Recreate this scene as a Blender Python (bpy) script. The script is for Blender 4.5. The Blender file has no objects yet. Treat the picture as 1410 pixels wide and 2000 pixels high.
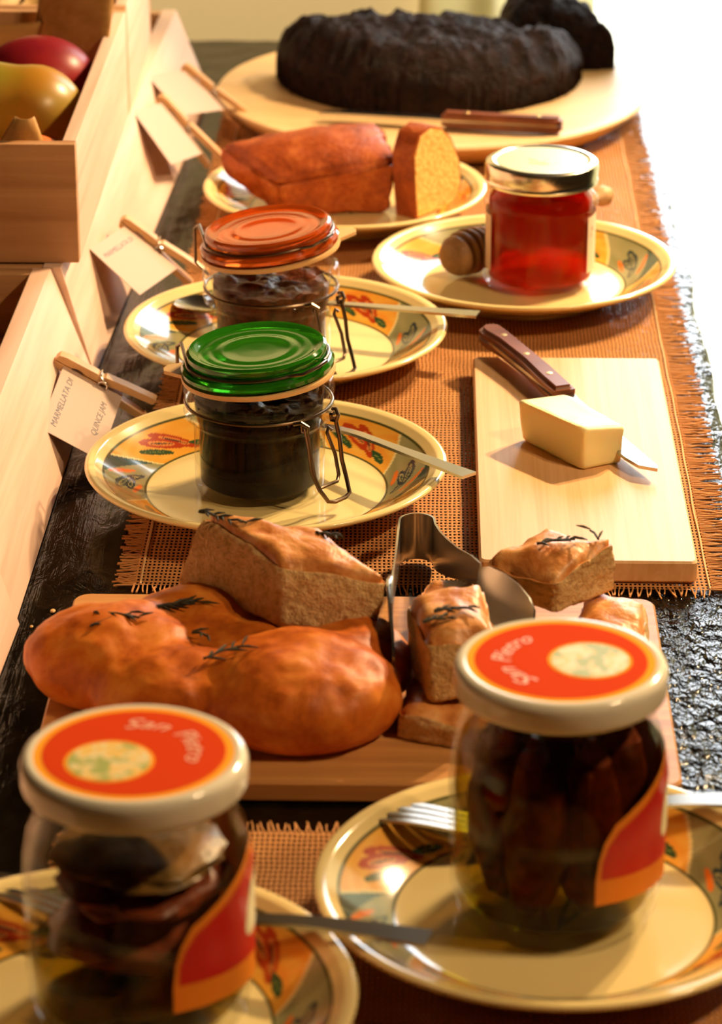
import bpy, bmesh, math, random
import numpy as np
from mathutils import Vector, Matrix, noise
C = bpy.context.scene.collection
SC = bpy.context.scene
random.seed(7)
PI = math.pi
D = math.radians
T = 0.80                     # height of the table top above the floor
CM = 0.01

# ------------------------------------------------------------------ camera
pitch = math.radians(22.8); F = 6100.0
psi = math.atan(145*math.cos(pitch)/F)
fw = Vector((-math.sin(psi)*math.cos(pitch), math.cos(psi)*math.cos(pitch), -math.sin(pitch)))
rt = Vector((math.cos(psi), math.sin(psi), 0)); up = rt.cross(fw)
cam = bpy.data.cameras.new('camera'); co = bpy.data.objects.new('camera', cam); C.objects.link(co)
m = Matrix((rt, up, -fw)).transposed().to_4x4(); m.translation = Vector((0, 0, T+0.77)); co.matrix_world = m
cam.sensor_fit = 'VERTICAL'; cam.sensor_height = 36; cam.lens = 36*F/2000
cam.clip_start = 0.05
cam.dof.use_dof = True; cam.dof.focus_distance = 1.93; cam.dof.aperture_fstop = 10.0; cam.dof.aperture_blades = 0
SC.camera = co
# ------------------------------------------------------------------ light
vs = SC.view_settings
vs.view_transform = 'Standard'; vs.look = 'None'; vs.gamma = 1; vs.use_curve_mapping = False
vs.exposure = 0.15
SC.cycles.use_denoising = True
SC.cycles.max_bounces = 12; SC.cycles.transparent_max_bounces = 24; SC.cycles.transmission_bounces = 10
SC.cycles.caustics_refractive = False; SC.cycles.caustics_reflective = False
SC.cycles.sample_clamp_indirect = 6.0
W = bpy.data.worlds.new('sky'); SC.world = W; W.use_nodes = True
W.node_tree.nodes['Background'].inputs[0].default_value = (0.90, 0.955, 1.0, 1)
W.node_tree.nodes['Background'].inputs[1].default_value = 9.0
def area(name, loc, rot, sx, sy, energy, col, portal=False):
    l = bpy.data.lights.new(name, 'AREA'); l.shape = 'RECTANGLE'; l.size = sx; l.size_y = sy; l.energy = energy; l.color = col
    if portal: l.cycles.is_portal = True
    o = bpy.data.objects.new(name, l); C.objects.link(o); o.location = loc; o.rotation_euler = rot; return o
WALL_Y = 3.30
WX0, WX1, WZ1 = 0.02, 1.45, 1.86           # french window opening in the back wall
area('window_portal', ((WX0+WX1)/2, WALL_Y+0.11, WZ1/2), (-PI/2, 0, 0), WX1-WX0, WZ1, 1, (1, 1, 1), portal=True)
WARM = (1.0, 0.69, 0.37)
def bulb(name, loc, energy, aim, r=0.025, col=WARM, cone=62):
    l = bpy.data.lights.new(name, 'SPOT'); l.energy = energy; l.color = col; l.shadow_soft_size = r
    l.spot_size = math.radians(cone); l.spot_blend = .6
    o = bpy.data.objects.new(name, l); C.objects.link(o); o.location = loc
    o.rotation_euler = (Vector(aim)-Vector(loc)).to_track_quat('-Z', 'Y').to_euler(); return o
# halogen spots under the ceiling: one pair right of the table's far half, one pair right of the camera
bulb('ceiling_bulb_a', (0.85, 2.90, T+1.20), 108, (-.08, 2.0, T))
bulb('ceiling_bulb_b', (0.98, 2.80, T+1.20), 108, (-.05, 1.9, T))
bulb('ceiling_bulb_c', (1.05, 1.05, T+1.45), 36, (.0, 1.75, T))
bulb('ceiling_bulb_d', (1.12, 1.20, T+1.45), 36, (.0, 1.85, T))
bulb('wall_fill_spot', (-0.25, 2.55, T+1.5), 170, (-.15, 3.3, T-.02), cone=36)  # added fill spot, not one of the halogen pairs; brightens the back wall

# ------------------------------------------------------------------ materials
def nd(nt, t, **k):
    n = nt.nodes.new(t)
    for a, b in k.items(): setattr(n, a, b)
    return n
class Mt:
    """small helper round one node material"""
    def __init__(s, name, col=(.8, .8, .8), rough=.5, metal=0, **kw):
        s.m = bpy.data.materials.new(name); s.m.use_nodes = True; s.nt = s.m.node_tree
        s.b = s.nt.nodes['Principled BSDF']; s.out = s.nt.nodes['Material Output']
        s.b.inputs['Base Color'].default_value = (*col, 1); s.b.inputs['Roughness'].default_value = rough
        s.b.inputs['Metallic'].default_value = metal
        for a, v in kw.items():
            s.b.inputs[a.replace('_', ' ')].default_value = v
    def coord(s, scale=(1, 1, 1), rot=(0, 0, 0)):
        tc = nd(s.nt, 'ShaderNodeTexCoord'); mp = nd(s.nt, 'ShaderNodeMapping')
        mp.inputs['Scale'].default_value = scale; mp.inputs['Rotation'].default_value = rot
        s.nt.links.new(tc.outputs['Object'], mp.inputs['Vector']); return mp.outputs[0]
    def noise(s, vec, scale, detail=4, rough=.6, dist=0):
        n = nd(s.nt, 'ShaderNodeTexNoise'); n.inputs['Scale'].default_value = scale; n.inputs['Detail'].default_value = detail
        n.inputs['Roughness'].default_value = rough; n.inputs['Distortion'].default_value = dist
        s.nt.links.new(vec, n.inputs['Vector']); return n.outputs['Fac']
    def voro(s, vec, scale, feature='F1'):
        n = nd(s.nt, 'ShaderNodeTexVoronoi', feature=feature); n.inputs['Scale'].default_value = scale
        s.nt.links.new(vec, n.inputs['Vector']); return n.outputs['Distance']
    def ramp(s, fac, stops):
        r = nd(s.nt, 'ShaderNodeValToRGB'); el = r.color_ramp.elements
        while len(el) < len(stops): el.new(.5)
        for e, (p, c) in zip(el, stops): e.position = p; e.color = (*c, 1)
        s.nt.links.new(fac, r.inputs[0]); return r.outputs[0]
    def mix(s, fac, a, b, mode='MIX'):
        n = nd(s.nt, 'ShaderNodeMix', data_type='RGBA', blend_type=mode)
        for v, i in ((fac, 0), (a, 6), (b, 7)):
            if isinstance(v, (int, float)): n.inputs[i].default_value = v
            elif isinstance(v, tuple): n.inputs[i].default_value = (*v, 1)
            else: s.nt.links.new(v, n.inputs[i])
        return n.outputs[2]
    def math(s, op, a, b=None):
        n = nd(s.nt, 'ShaderNodeMath', operation=op)
        for i, v in enumerate((a, b)):
            if v is None: continue
            if isinstance(v, (int, float)): n.inputs[i].default_value = v
            else: s.nt.links.new(v, n.inputs[i])
        return n.outputs[0]
    def set(s, k, sock): s.nt.links.new(sock, s.b.inputs[k])
    def bump(s, h, strength=.3, dist=.001):
        n = nd(s.nt, 'ShaderNodeBump'); n.inputs['Strength'].default_value = strength; n.inputs['Distance'].default_value = dist
        s.nt.links.new(h, n.inputs['Height']); s.nt.links.new(n.outputs[0], s.b.inputs['Normal'])
M = {}
def wood(key, c1, c2, grain=(60, 2.2, 60), rough=.5, bump=.15, knots=0):
    t = Mt(key, c1, rough); v = t.coord(grain)
    n = t.noise(v, 1.0, 6, .62, .6); n2 = t.noise(t.coord((12, 2, 12)), 1.0, 3)
    f = t.math('ADD', t.math('MULTIPLY', n, .75), t.math('MULTIPLY', n2, .25))
    t.set('Base Color', t.ramp(f, [(.30, c2), (.62, c1)])); t.bump(n, bump, .0006); M[key] = t.m; return t
wood('pine', (.85, .62, .50), (.64, .38, .25), (45, 2, 45))
wood('pine_crosswise', (.62, .34, .16), (.36, .16, .06), (2.0, 45, 45))
wood('bamboo', (.90, .56, .30), (.74, .39, .15), (150, 3.5, 60), .42)
wood('board_wood', (.62, .30, .095), (.36, .14, .035), (5, 95, 60), .42)
wood('turned_wood', (.80, .56, .28), (.66, .42, .18), (8, 40, 40), .45)
wood('handle_wood', (.24, .07, .03), (.10, .025, .012), (30, 30, 30), .32)
wood('peg_wood', (.72, .44, .21), (.50, .27, .10), (25, 60, 60), .5)
wood('dipper_wood', (.36, .19, .075), (.17, .08, .03), (60, 60, 60), .5)
# blackened, hammered table top
t = Mt('black_wood', (.012, .010, .008), .11, Specular_IOR_Level=.17); v = t.coord((1, .55, 1))
n1 = t.noise(v, 55, 5, .6, .8); n2 = t.noise(v, 170, 2, .5); n3 = t.noise(t.coord((130, 7, 100)), 1, 4)
t.set('Base Color', t.ramp(n3, [(.35, (.002, .0015, .001)), (.7, (.008, .0055, .003))]))
sx = nd(t.nt, 'ShaderNodeSeparateXYZ'); t.nt.links.new(t.coord(), sx.inputs[0])
mr = nd(t.nt, 'ShaderNodeMapRange', interpolation_type='SMOOTHSTEP'); t.nt.links.new(sx.outputs[0], mr.inputs[0]); mr.inputs[1].default_value = .24; mr.inputs[2].default_value = .35   # hewn edge
hs = t.math('ADD', t.math('MULTIPLY', n1, .35), t.math('MULTIPLY', n3, .25)); hr = t.math('ADD', t.math('MULTIPLY', n2, 1.5), t.math('MULTIPLY', n1, 1.0))
t.bump(t.math('ADD', hs, t.math('MULTIPLY', hr, mr.outputs[0])), .7, .0026); M['table'] = t.m
# burlap: two crossing sets of threads with holes between them
def burlap():
    t = Mt('burlap', (.45, .22, .08), .9); tc = nd(t.nt, 'ShaderNodeTexCoord'); sp = nd(t.nt, 'ShaderNodeSeparateXYZ')
    wob = nd(t.nt, 'ShaderNodeTexNoise'); wob.inputs['Scale'].default_value = 45; wob.inputs['Detail'].default_value = 2
    t.nt.links.new(tc.outputs['Object'], wob.inputs['Vector'])
    add = nd(t.nt, 'ShaderNodeVectorMath', operation='MULTIPLY_ADD'); t.nt.links.new(wob.outputs['Color'], add.inputs[0])
    add.inputs[1].default_value = (.0022, .0022, 0); t.nt.links.new(tc.outputs['Object'], add.inputs[2])
    t.nt.links.new(add.outputs[0], sp.inputs[0])
    p = .0027
    X = t.math('MULTIPLY', sp.outputs[0], PI/p); Y = t.math('MULTIPLY', sp.outputs[1], PI/.0046)
    ax = t.math('ABSOLUTE', t.math('COSINE', X)); ay = t.math('ABSOLUTE', t.math('COSINE', Y))
    over = t.math('MULTIPLY', t.math('SINE', X), t.math('SINE', Y))          # which thread lies on top
    hx = t.math('MULTIPLY', ax, t.math('ADD', t.math('MULTIPLY', over, .3), .7))
    hy = t.math('MULTIPLY', ay, t.math('ADD', t.math('MULTIPLY', over, -.3), .7))
    h = t.math('MAXIMUM', hx, hy)
    fib = t.noise(t.coord(), 900, 3); big = t.noise(t.coord(), 18, 3)
    c = t.ramp(t.math('ADD', t.math('MULTIPLY', fib, .6), t.math('MULTIPLY', big, .4)), [(.3, (.40, .15, .035)), (.7, (.68, .32, .10))])
    t.set('Base Color', c); t.bump(h, 1.0, .0012)
    tr = nd(t.nt, 'ShaderNodeBsdfTransparent'); mx = nd(t.nt, 'ShaderNodeMixShader')
    hole = t.math('LESS_THAN', t.math('MAXIMUM', ax, ay), .70)
    t.nt.links.new(hole, mx.inputs[0]); t.nt.links.new(t.b.outputs[0], mx.inputs[1]); t.nt.links.new(tr.outputs[0], mx.inputs[2])
    t.nt.links.new(mx.outputs[0], t.out.inputs[0]); M['burlap'] = t.m
burlap()
M['jute'] = Mt('jute_thread', (.60, .27, .085), .9).m
M['stitch'] = Mt('stitch_thread', (.70, .46, .22), .85).m
# painted ceramic
t = Mt('ceramic', (.86, .74, .45), .14, Coat_Weight=.5, Coat_Roughness=.05)
a = nd(t.nt, 'ShaderNodeVertexColor', layer_name='glaze'); t.set('Base Color', a.outputs[0]); M['ceramic'] = t.m
# glass as a thin shell: clear with a mirror sheen at grazing angles
def glass(key, tint, rough=.03, fres=1.45, body=0.0, bodycol=(1, 1, 1)):
    t = Mt(key); nt = t.nt; nt.nodes.remove(t.b)
    tr = nd(nt, 'ShaderNodeBsdfTransparent'); tr.inputs[0].default_value = (*tint, 1)
    gl = nd(nt, 'ShaderNodeBsdfGlossy'); gl.inputs['Roughness'].default_value = rough
    lw = nd(nt, 'ShaderNodeLayerWeight'); lw.inputs[0].default_value = .5
    f5 = t.math('ADD', t.math('MULTIPLY', t.math('POWER', lw.outputs['Facing'], 4.5), .5), .4*(fres-1)**2/(fres+1)**2)
    mx = nd(nt, 'ShaderNodeMixShader'); nt.links.new(f5, mx.inputs[0])
    src = tr.outputs[0]
    if body:
        tl = nd(nt, 'ShaderNodeBsdfTranslucent'); tl.inputs[0].default_value = (*bodycol, 1)
        df = nd(nt, 'ShaderNodeBsdfDiffuse'); df.inputs[0].default_value = (*bodycol, 1)
        m0 = nd(nt, 'ShaderNodeMixShader'); m0.inputs[0].default_value = .5; nt.links.new(tl.outputs[0], m0.inputs[1]); nt.links.new(df.outputs[0], m0.inputs[2])
        m1 = nd(nt, 'ShaderNodeMixShader'); m1.inputs[0].default_value = body; nt.links.new(src, m1.inputs[1]); nt.links.new(m0.outputs[0], m1.inputs[2]); src = m1.outputs[0]
    nt.links.new(src, mx.inputs[1]); nt.links.new(gl.outputs[0], mx.inputs[2]); nt.links.new(mx.outputs[0], t.out.inputs[0]); M[key] = t.m
glass('clear_glass', (.95, .95, .93))
t = Mt('green_glass', (.035, .33, .012), .06, Transmission_Weight=.65, IOR=1.5); M['green_glass'] = t.m
t = Mt('orange_glass', (.92, .14, .015), .06, Transmission_Weight=.65, IOR=1.5); M['orange_glass'] = t.m
glass('window_glass', (.98, .98, .98), .01, 1.3)
glass('oil', (.62, .50, .04), .05, 1.2)
glass('honey', (.80, .055, .008), .05, 1.3, .50, (.72, .030, .004))
def spread(key, c1, c2, rough=.3, sc=120, b=.6, spec=.3):
    t = Mt(key, c1, rough, Specular_IOR_Level=spec); v = t.coord(); n = t.noise(v, sc, 4); t.set('Base Color', t.ramp(n, [(.35, c2), (.65, c1)])); t.bump(n, b, .003); M[key] = t.m
spread('berry_jam', (.006, .0012, .001), (.003, .0006, .0006), .2, spec=.06)
spread('fig_jam', (.16, .040, .012), (.05, .013, .005), .35, 150)
spread('pickle', (.28, .055, .016), (.09, .02, .007), .35, 60)
spread('pickle_dark', (.32, .15, .03), (.12, .07, .015), .35, 60)
spread('oilcloth', (.15, .08, .01), (.05, .03, .01), .2)
t = Mt('rubber', (.78, .50, .22), .45, Subsurface_Weight=.2, Subsurface_Scale=.004); M['rubber'] = t.m
M['steel'] = Mt('steel', (.55, .53, .49), .22, 1).m
M['wire'] = Mt('bronze_wire', (.20, .145, .10), .30, 1).m
M['spring'] = Mt('spring_wire', (.65, .62, .58), .22, 1).m
M['tin'] = Mt('tin', (.80, .76, .62), .22, 1).m
M['brass'] = Mt('brass', (.85, .62, .28), .3, 1).m
M['enamel'] = Mt('white_enamel', (.82, .75, .60), .13).m
M['lid_red'] = Mt('lid_red', (.68, .055, .006), .8, Specular_IOR_Level=.03).m
M['lid_orange'] = Mt('lid_orange', (.95, .40, .03), .8, Specular_IOR_Level=.03).m
M['label_red'] = Mt('label_red', (.60, .010, .012), .3).m
M['label_orange'] = Mt('label_orange', (.85, .25, .02), .3).m
M['label_cream'] = Mt('label_cream', (.85, .78, .50), .4).m
M['letter'] = Mt('letter_pink', (.90, .55, .40), .4).m
M['ink'] = Mt('ink', (.06, .055, .07), .6).m
M['white_paper'] = Mt('white_paper', (.86, .68, .52), .7).m
t = Mt('lid_picture', (.85, .74, .45), .4); v = t.coord(); n = t.noise(v, 130, 2, .5); n2 = t.noise(t.coord((1, 1, 1), (0, 0, 1)), 110, 1)
c = t.ramp(n, [(.42, (.86, .74, .42)), (.52, (.90, .55, .08)), (.60, (.85, .72, .40))]); c2 = t.ramp(n2, [(.48, (0, 0, 0)), (.58, (1, 1, 1))])
t.set('Base Color', t.mix(c2, c, (.40, .46, .14))); M['lid_picture'] = t.m
# card: pinkish paper
t = Mt('card_paper', (.56, .42, .35), .75); M['card'] = t.m
# bread
def bread():
    t = Mt('crumb', (.62, .36, .14), .85); v = t.coord()
    vo = t.voro(v, 330); n = t.noise(v, 260, 4, .7); n2 = t.noise(v, 60, 3)
    h = t.math('SUBTRACT', t.math('MULTIPLY', n, 1.2), t.math('MULTIPLY', t.math('LESS_THAN', vo, .25), .5))
    t.set('Base Color', t.mix(.55, t.ramp(n, [(.36, (.40, .18, .05)), (.50, (.80, .50, .20)), (.72, (.96, .74, .40))]), t.ramp(n2, [(.3, (.66, .38, .13)), (.7, (.92, .66, .34))])))
    t.bump(h, 1.0, .003); M['crumb'] = t.m
    t = Mt('crust', (.62, .20, .035), .45, Specular_IOR_Level=.22); v = t.coord(); n = t.noise(v, 32, 5, .6, .4); n2 = t.noise(v, 150, 4)
    t.set('Base Color', t.ramp(t.math('ADD', t.math('MULTIPLY', n, .8), t.math('MULTIPLY', n2, .2)), [(.33, (.30, .050, .005)), (.50, (.58, .14, .013)), (.70, (.80, .29, .045))]))
    t.bump(t.math('ADD', n, t.math('MULTIPLY', n2, .25)), .25, .003); M['crust'] = t.m
    t = Mt('pale_crust', (.7, .3, .1), .40, Specular_IOR_Level=.4); v = t.coord(); n = t.noise(v, 38, 5, .6, .4); n2 = t.noise(v, 170, 4)
    t.set('Base Color', t.ramp(t.math('ADD', t.math('MULTIPLY', n, .8), t.math('MULTIPLY', n2, .2)), [(.36, (.48, .14, .025)), (.50, (.72, .30, .085)), (.66, (.88, .52, .23))]))
    t.bump(t.math('ADD', n, t.math('MULTIPLY', n2, .25)), .5, .004); M['pale_crust'] = t.m
    t = Mt('cake_crust', (.34, .065, .012), .5, Specular_IOR_Level=.3); v = t.coord(); n = t.noise(v, 40, 5, .65); n2 = t.noise(v, 260, 3)
    t.set('Base Color', t.ramp(t.math('ADD', t.math('MULTIPLY', n, .7), t.math('MULTIPLY', n2, .3)), [(.32, (.16, .026, .006)), (.52, (.36, .072, .012)), (.72, (.56, .17, .035))]))
    t.bump(n2, .5, .002); M['cake_crust'] = t.m
    t = Mt('cake_crumb', (.95, .60, .18), .8, Subsurface_Weight=.15, Subsurface_Scale=.005); v = t.coord(); n = t.noise(v, 300, 4)
    t.set('Base Color', t.ramp(n, [(.35, (.80, .38, .07)), (.6, (.98, .66, .22))])); t.bump(n, .6, .002); M['cake_crumb'] = t.m
    t = Mt('chocolate_cake', (.018, .009, .007), .62, Specular_IOR_Level=.20); v = t.coord(); n = t.noise(v, 70, 6, .65, .5); n2 = t.noise(v, 300, 3)
    t.set('Base Color', t.ramp(n, [(.35, (.006, .002, .0015)), (.65, (.030, .010, .007))])); t.bump(t.math('ADD', n, t.math('MULTIPLY', n2, .25)), 1.0, .013); M['choc'] = t.m
bread()
t = Mt('butter', (.99, .89, .47), .45, Subsurface_Weight=.35, Subsurface_Scale=.006); n = t.noise(t.coord(), 60, 3); t.bump(n, .15, .002); M['butter'] = t.m
spread('rosemary', (.06, .045, .02), (.02, .018, .008), .6, 300, .2)
t = Mt('mango_skin', (.7, .4, .05), .34); v = t.coord(); n = t.noise(v, 14, 3); n2 = t.noise(v, 500, 2)
sx = nd(t.nt, 'ShaderNodeSeparateXYZ'); t.nt.links.new(v, sx.inputs[0])
g = t.math('ADD', t.math('MULTIPLY', sx.outputs[0], 7.0), t.math('ADD', .05, t.math('MULTIPLY', n, .8)))
t.set('Base Color', t.mix(t.math('MULTIPLY', t.math('GREATER_THAN', n2, .62), .12), t.ramp(g, [(.22, (.07, .11, .008)), (.50, (.25, .19, .015)), (.75, (.42, .19, .015)), (.95, (.36, .24, .03))]), (.30, .22, .03))); M['mango'] = t.m
spread('red_fruit', (.30, .014, .014), (.16, .006, .018), .36, 12, .05)
spread('orange_fruit', (.85, .16, .01), (.75, .10, .01), .4, 200, .1)
t = Mt('kraft', (.40, .20, .055), .75); n = t.noise(t.coord((8, 90, 90)), 1, 3); t.set('Base Color', t.ramp(n, [(.3, (.42, .20, .045)), (.7, (.58, .31, .09))])); M['kraft'] = t.m
spread('pale_paper', (.72, .52, .28), (.45, .28, .10), .7, 50, .6)
# room
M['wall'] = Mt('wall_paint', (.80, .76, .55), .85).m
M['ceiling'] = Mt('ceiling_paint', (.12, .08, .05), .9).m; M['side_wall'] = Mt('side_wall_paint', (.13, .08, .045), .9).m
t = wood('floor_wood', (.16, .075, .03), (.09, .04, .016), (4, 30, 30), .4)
M['frame'] = Mt('frame_paint', (.75, .70, .58), .4).m
M['terrace'] = Mt('terrace_stone', (.40, .36, .26), .9).m
t = Mt('curtain'); nt = t.nt; nt.nodes.remove(t.b)
tr = nd(nt, 'ShaderNodeBsdfTransparent'); tr.inputs[0].default_value = (1, .97, .78, 1)
tl = nd(nt, 'ShaderNodeBsdfTranslucent'); tl.inputs[0].default_value = (.34, .29, .13, 1)
df = nd(nt, 'ShaderNodeBsdfDiffuse'); df.inputs[0].default_value = (.70, .60, .32, 1)
m0 = nd(nt, 'ShaderNodeMixShader'); m0.inputs[0].default_value = .4; nt.links.new(tl.outputs[0], m0.inputs[1]); nt.links.new(df.outputs[0], m0.inputs[2])
m1 = nd(nt, 'ShaderNodeMixShader'); lw = nd(nt, 'ShaderNodeLayerWeight'); nt.links.new(t.math('ADD', .93, t.math('MULTIPLY', lw.outputs['Facing'], .07)), m1.inputs[0]); nt.links.new(tr.outputs[0], m1.inputs[1]); nt.links.new(m0.outputs[0], m1.inputs[2]); nt.links.new(m1.outputs[0], t.out.inputs[0]); M['curtain'] = t.m

# ------------------------------------------------------------------ mesh helpers (all lengths in centimetres)
class MB:
    def __init__(s): s.v = []; s.f = []; s.mi = []
    def add(s, verts, faces, mi=0):
        o = len(s.v); s.v += [tuple(x) for x in verts]; s.f += [tuple(i+o for i in f) for f in faces]; s.mi += [mi]*len(faces); return s
    def box(s, c, d, rz=0, mi=0, bev=0.0, R=None):
        bm = bmesh.new(); bmesh.ops.create_cube(bm, size=1)
        for v in bm.verts: v.co = Vector((v.co.x*d[0], v.co.y*d[1], v.co.z*d[2]))
        if bev: bmesh.ops.bevel(bm, geom=bm.edges[:], offset=bev, segments=2, profile=.6, affect='EDGES')
        Q = R if R is not None else Matrix.Rotation(rz, 3, 'Z')
        bm.verts.index_update(); s.add([Q @ v.co + Vector(c) for v in bm.verts], [[v.index for v in f.verts] for f in bm.faces], mi); bm.free(); return s
    def hexa(s, c8, mi=0, bev=0.0):
        bm = bmesh.new(); vs_ = [bm.verts.new(p) for p in c8]
        for f in ((3, 2, 1, 0), (4, 5, 6, 7), (0, 1, 5, 4), (1, 2, 6, 5), (2, 3, 7, 6), (3, 0, 4, 7)): bm.faces.new([vs_[i] for i in f])
        if bev: bmesh.ops.bevel(bm, geom=bm.edges[:], offset=bev, segments=2, profile=.6, affect='EDGES')
        bm.verts.index_update(); s.add([v.co for v in bm.verts], [[v.index for v in f.verts] for f in bm.faces], mi); bm.free(); return s
    def lathe(s, prof, n=64, c=(0, 0, 0), mi=0, R=None):
        vs_ = []; fs = []; c = Vector(c)
        for k in range(n):
            a = 2*PI*k/n
            for r, z in prof:
                p = Vector((r*math.cos(a), r*math.sin(a), z)); vs_.append((R @ p if R is not None else p) + c)
        L = len(prof)
        for k in range(n):
            for j in range(L-1):
                a, b = k*L+j, ((k+1) % n)*L+j
                fs.append((a, b, b+1, a+1))
        return s.add(vs_, fs, mi)
    def tube(s, pts, r, n=8, closed=False, mi=0, taper=None):
        pts = [Vector(p) for p in pts]; N = len(pts); vs_ = []; fs = []; prev = None
        for i, p in enumerate(pts):
            if closed: d = pts[(i+1) % N]-pts[i-1]
            else: d = pts[min(i+1, N-1)]-pts[max(i-1, 0)]
            d.normalize()
            u = (prev - d*prev.dot(d)) if prev is not None else d.orthogonal()
            if u.length < 1e-6: u = d.orthogonal()
            u.normalize(); prev = u; w = d.cross(u); rr = r*(taper[i] if taper else 1)
            for k in range(n): a = 2*PI*k/n; vs_.append(p+u*rr*math.cos(a)+w*rr*math.sin(a))
        for i in range(N if closed else N-1):
            for k in range(n): a = i*n+k; b = i*n+(k+1) % n; e = ((i+1) % N)*n; fs.append((a, b, e+(k+1) % n, e+k))
        if not closed: fs.append(tuple(range(n))[::-1]); fs.append(tuple(range((N-1)*n, N*n)))
        return s.add(vs_, fs, mi)
    def ribbon(s, pts, wv, th, mi=0):
        """flat band: centre points, half-width vectors, thickness"""
        N = len(pts); vs_ = []; fs = []
        for i in range(N):
            p = Vector(pts[i]); w = Vector(wv[i]); d = (Vector(pts[min(i+1, N-1)])-Vector(pts[max(i-1, 0)])).normalized()
            nn = d.cross(w).normalized()*th/2
            vs_ += [p-w-nn, p+w-nn, p+w+nn, p-w+nn]
        for i in range(N-1):
            for k in range(4): a = i*4+k; b = i*4+(k+1) % 4; fs.append((a, b, b+4, a+4))
        fs += [(3, 2, 1, 0), (N*4-4, N*4-3, N*4-2, N*4-1)]
        return s.add(vs_, fs, mi)
    def prism(s, poly, z0, z1, mi=0, f=lambda x, y, z: (x, y, z)):
        n = len(poly); vs_ = [f(x, y, z0) for x, y in poly]+[f(x, y, z1) for x, y in poly]
        fs = [tuple(range(n))[::-1], tuple(range(n, 2*n))]+[(i, (i+1) % n, n+(i+1) % n, n+i) for i in range(n)]
        return s.add(vs_, fs, mi)
    def mesh(s, name, mats, angle=40, smooth=True, fix=True):
        me = bpy.data.meshes.new(name); me.from_pydata([(x*CM, y*CM, z*CM) for x, y, z in s.v], [], s.f)
        for mm in (mats if isinstance(mats, (list, tuple)) else [mats]): me.materials.append(M[mm] if isinstance(mm, str) else mm)
        me.polygons.foreach_set('material_index', s.mi)
        if fix:
            bm = bmesh.new(); bm.from_mesh(me); bmesh.ops.recalc_face_normals(bm, faces=bm.faces[:]); bm.to_mesh(me); bm.free()
        if smooth:
            me.polygons.foreach_set('use_smooth', [True]*len(me.polygons)); me.set_sharp_from_angle(angle=math.radians(angle))
        me.update(); return me
    def build(s, name, mats, parent=None, loc=None, rz=0, **k):
        return link(name, s.mesh(name, mats, **k), parent, loc, rz)
def link(name, me, parent=None, loc=None, rz=0):
    o = bpy.data.objects.new(name, me); C.objects.link(o)
    if parent is not None: o.parent = parent
    if loc is not None: o.location = (loc[0]*CM, loc[1]*CM, loc[2]*CM + (T if parent is None else 0))
    o.rotation_euler = (0, 0, rz); return o
def thing(name, label, cat, loc, rz=0, group=None):
    o = bpy.data.objects.new(name, None); o.empty_display_size = .03; C.objects.link(o)
    o.location = (loc[0]*CM, loc[1]*CM, loc[2]*CM+T); o.rotation_euler = (0, 0, rz)
    return tag(o, label, cat, group)
def tag(o, label, cat, group=None):
    o['label'] = label; o['category'] = cat
    if group: o['group'] = group
    return o
def struct(o): o['kind'] = 'structure'; return o
def N3(x, y, z, s=1.0, seed=0): return noise.noise(Vector((x*s+seed*7.3, y*s+seed*3.1, z*s-seed*5.7)))
def arc(cx, cy, r, a0, a1, n): return [(cx+r*math.cos(a0+(a1-a0)*i/n), cy+r*math.sin(a0+(a1-a0)*i/n)) for i in range(n+1)]
def rrect(w, d, r, n=5):
    p = []
    for sx_, sy_, a in ((1, 1, 0), (-1, 1, PI/2), (-1, -1, PI), (1, -1, 3*PI/2)):
        p += arc(sx_*(w/2-r), sy_*(d/2-r), r, a, a+PI/2, n)
    return p
def text_mesh(name, txt, h, mat, f, spacing=1.0, shear=0.0, font_w=None):
    """letters as thin raised solids; f maps (x, y, z) in cm to the place"""
    cu = bpy.data.curves.new('t', 'FONT'); cu.body = txt; cu.size = 1; cu.shear = shear; cu.space_character = spacing; cu.extrude = .02; cu.resolution_u = 3
    ob = bpy.data.objects.new('t', cu); C.objects.link(ob)
    dg = bpy.context.evaluated_depsgraph_get(); me = bpy.data.meshes.new_from_object(ob.evaluated_get(dg)); bpy.data.objects.remove(ob); bpy.data.curves.remove(cu)
    bm = bmesh.new(); bm.from_mesh(me); bmesh.ops.triangulate(bm, faces=bm.faces[:])
    bmesh.ops.subdivide_edges(bm, edges=[e for e in bm.edges if e.calc_length() > .25], cuts=2, use_grid_fill=False)
    xs = [v.co.x for v in bm.verts]; w = max(xs)-min(xs); x0 = min(xs); k = h if font_w is None else font_w/w
    for v in bm.verts:
        p = f((v.co.x-x0)*k, v.co.y*h, v.co.z*.6); v.co = Vector(p)*CM
    bm.to_mesh(me); bm.free(); me.name = name; me.materials.clear(); me.materials.append(M[mat]); return me, w*k

# ================================================================== the room
def wbox(name, x0, x1, y0, y1, z0, z1, mat, parent=None):
    b = MB(); b.box(((x0+x1)/2, (y0+y1)/2, (z0+z1)/2), (x1-x0, y1-y0, z1-z0)); return b.build(name, mat, parent, smooth=False)
XL, XR, YF, ZC = -260, 300, -260, 275
wy = WALL_Y*100; a0, a1, zt = WX0*100, WX1*100, WZ1*100
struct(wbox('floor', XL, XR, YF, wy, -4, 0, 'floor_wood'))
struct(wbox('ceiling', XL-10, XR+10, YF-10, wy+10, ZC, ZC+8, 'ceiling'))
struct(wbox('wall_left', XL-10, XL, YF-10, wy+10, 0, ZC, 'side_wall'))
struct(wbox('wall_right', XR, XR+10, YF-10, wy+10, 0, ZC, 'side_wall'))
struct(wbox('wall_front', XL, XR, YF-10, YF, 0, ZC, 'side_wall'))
b = MB()
for x0, x1, z0, z1 in ((XL, a0, 0, ZC), (a1, XR, 0, ZC), (a0, a1, zt, ZC)):
    b.box(((x0+x1)/2, wy+5, (z0+z1)/2), (x1-x0, 10, z1-z0))
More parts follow.
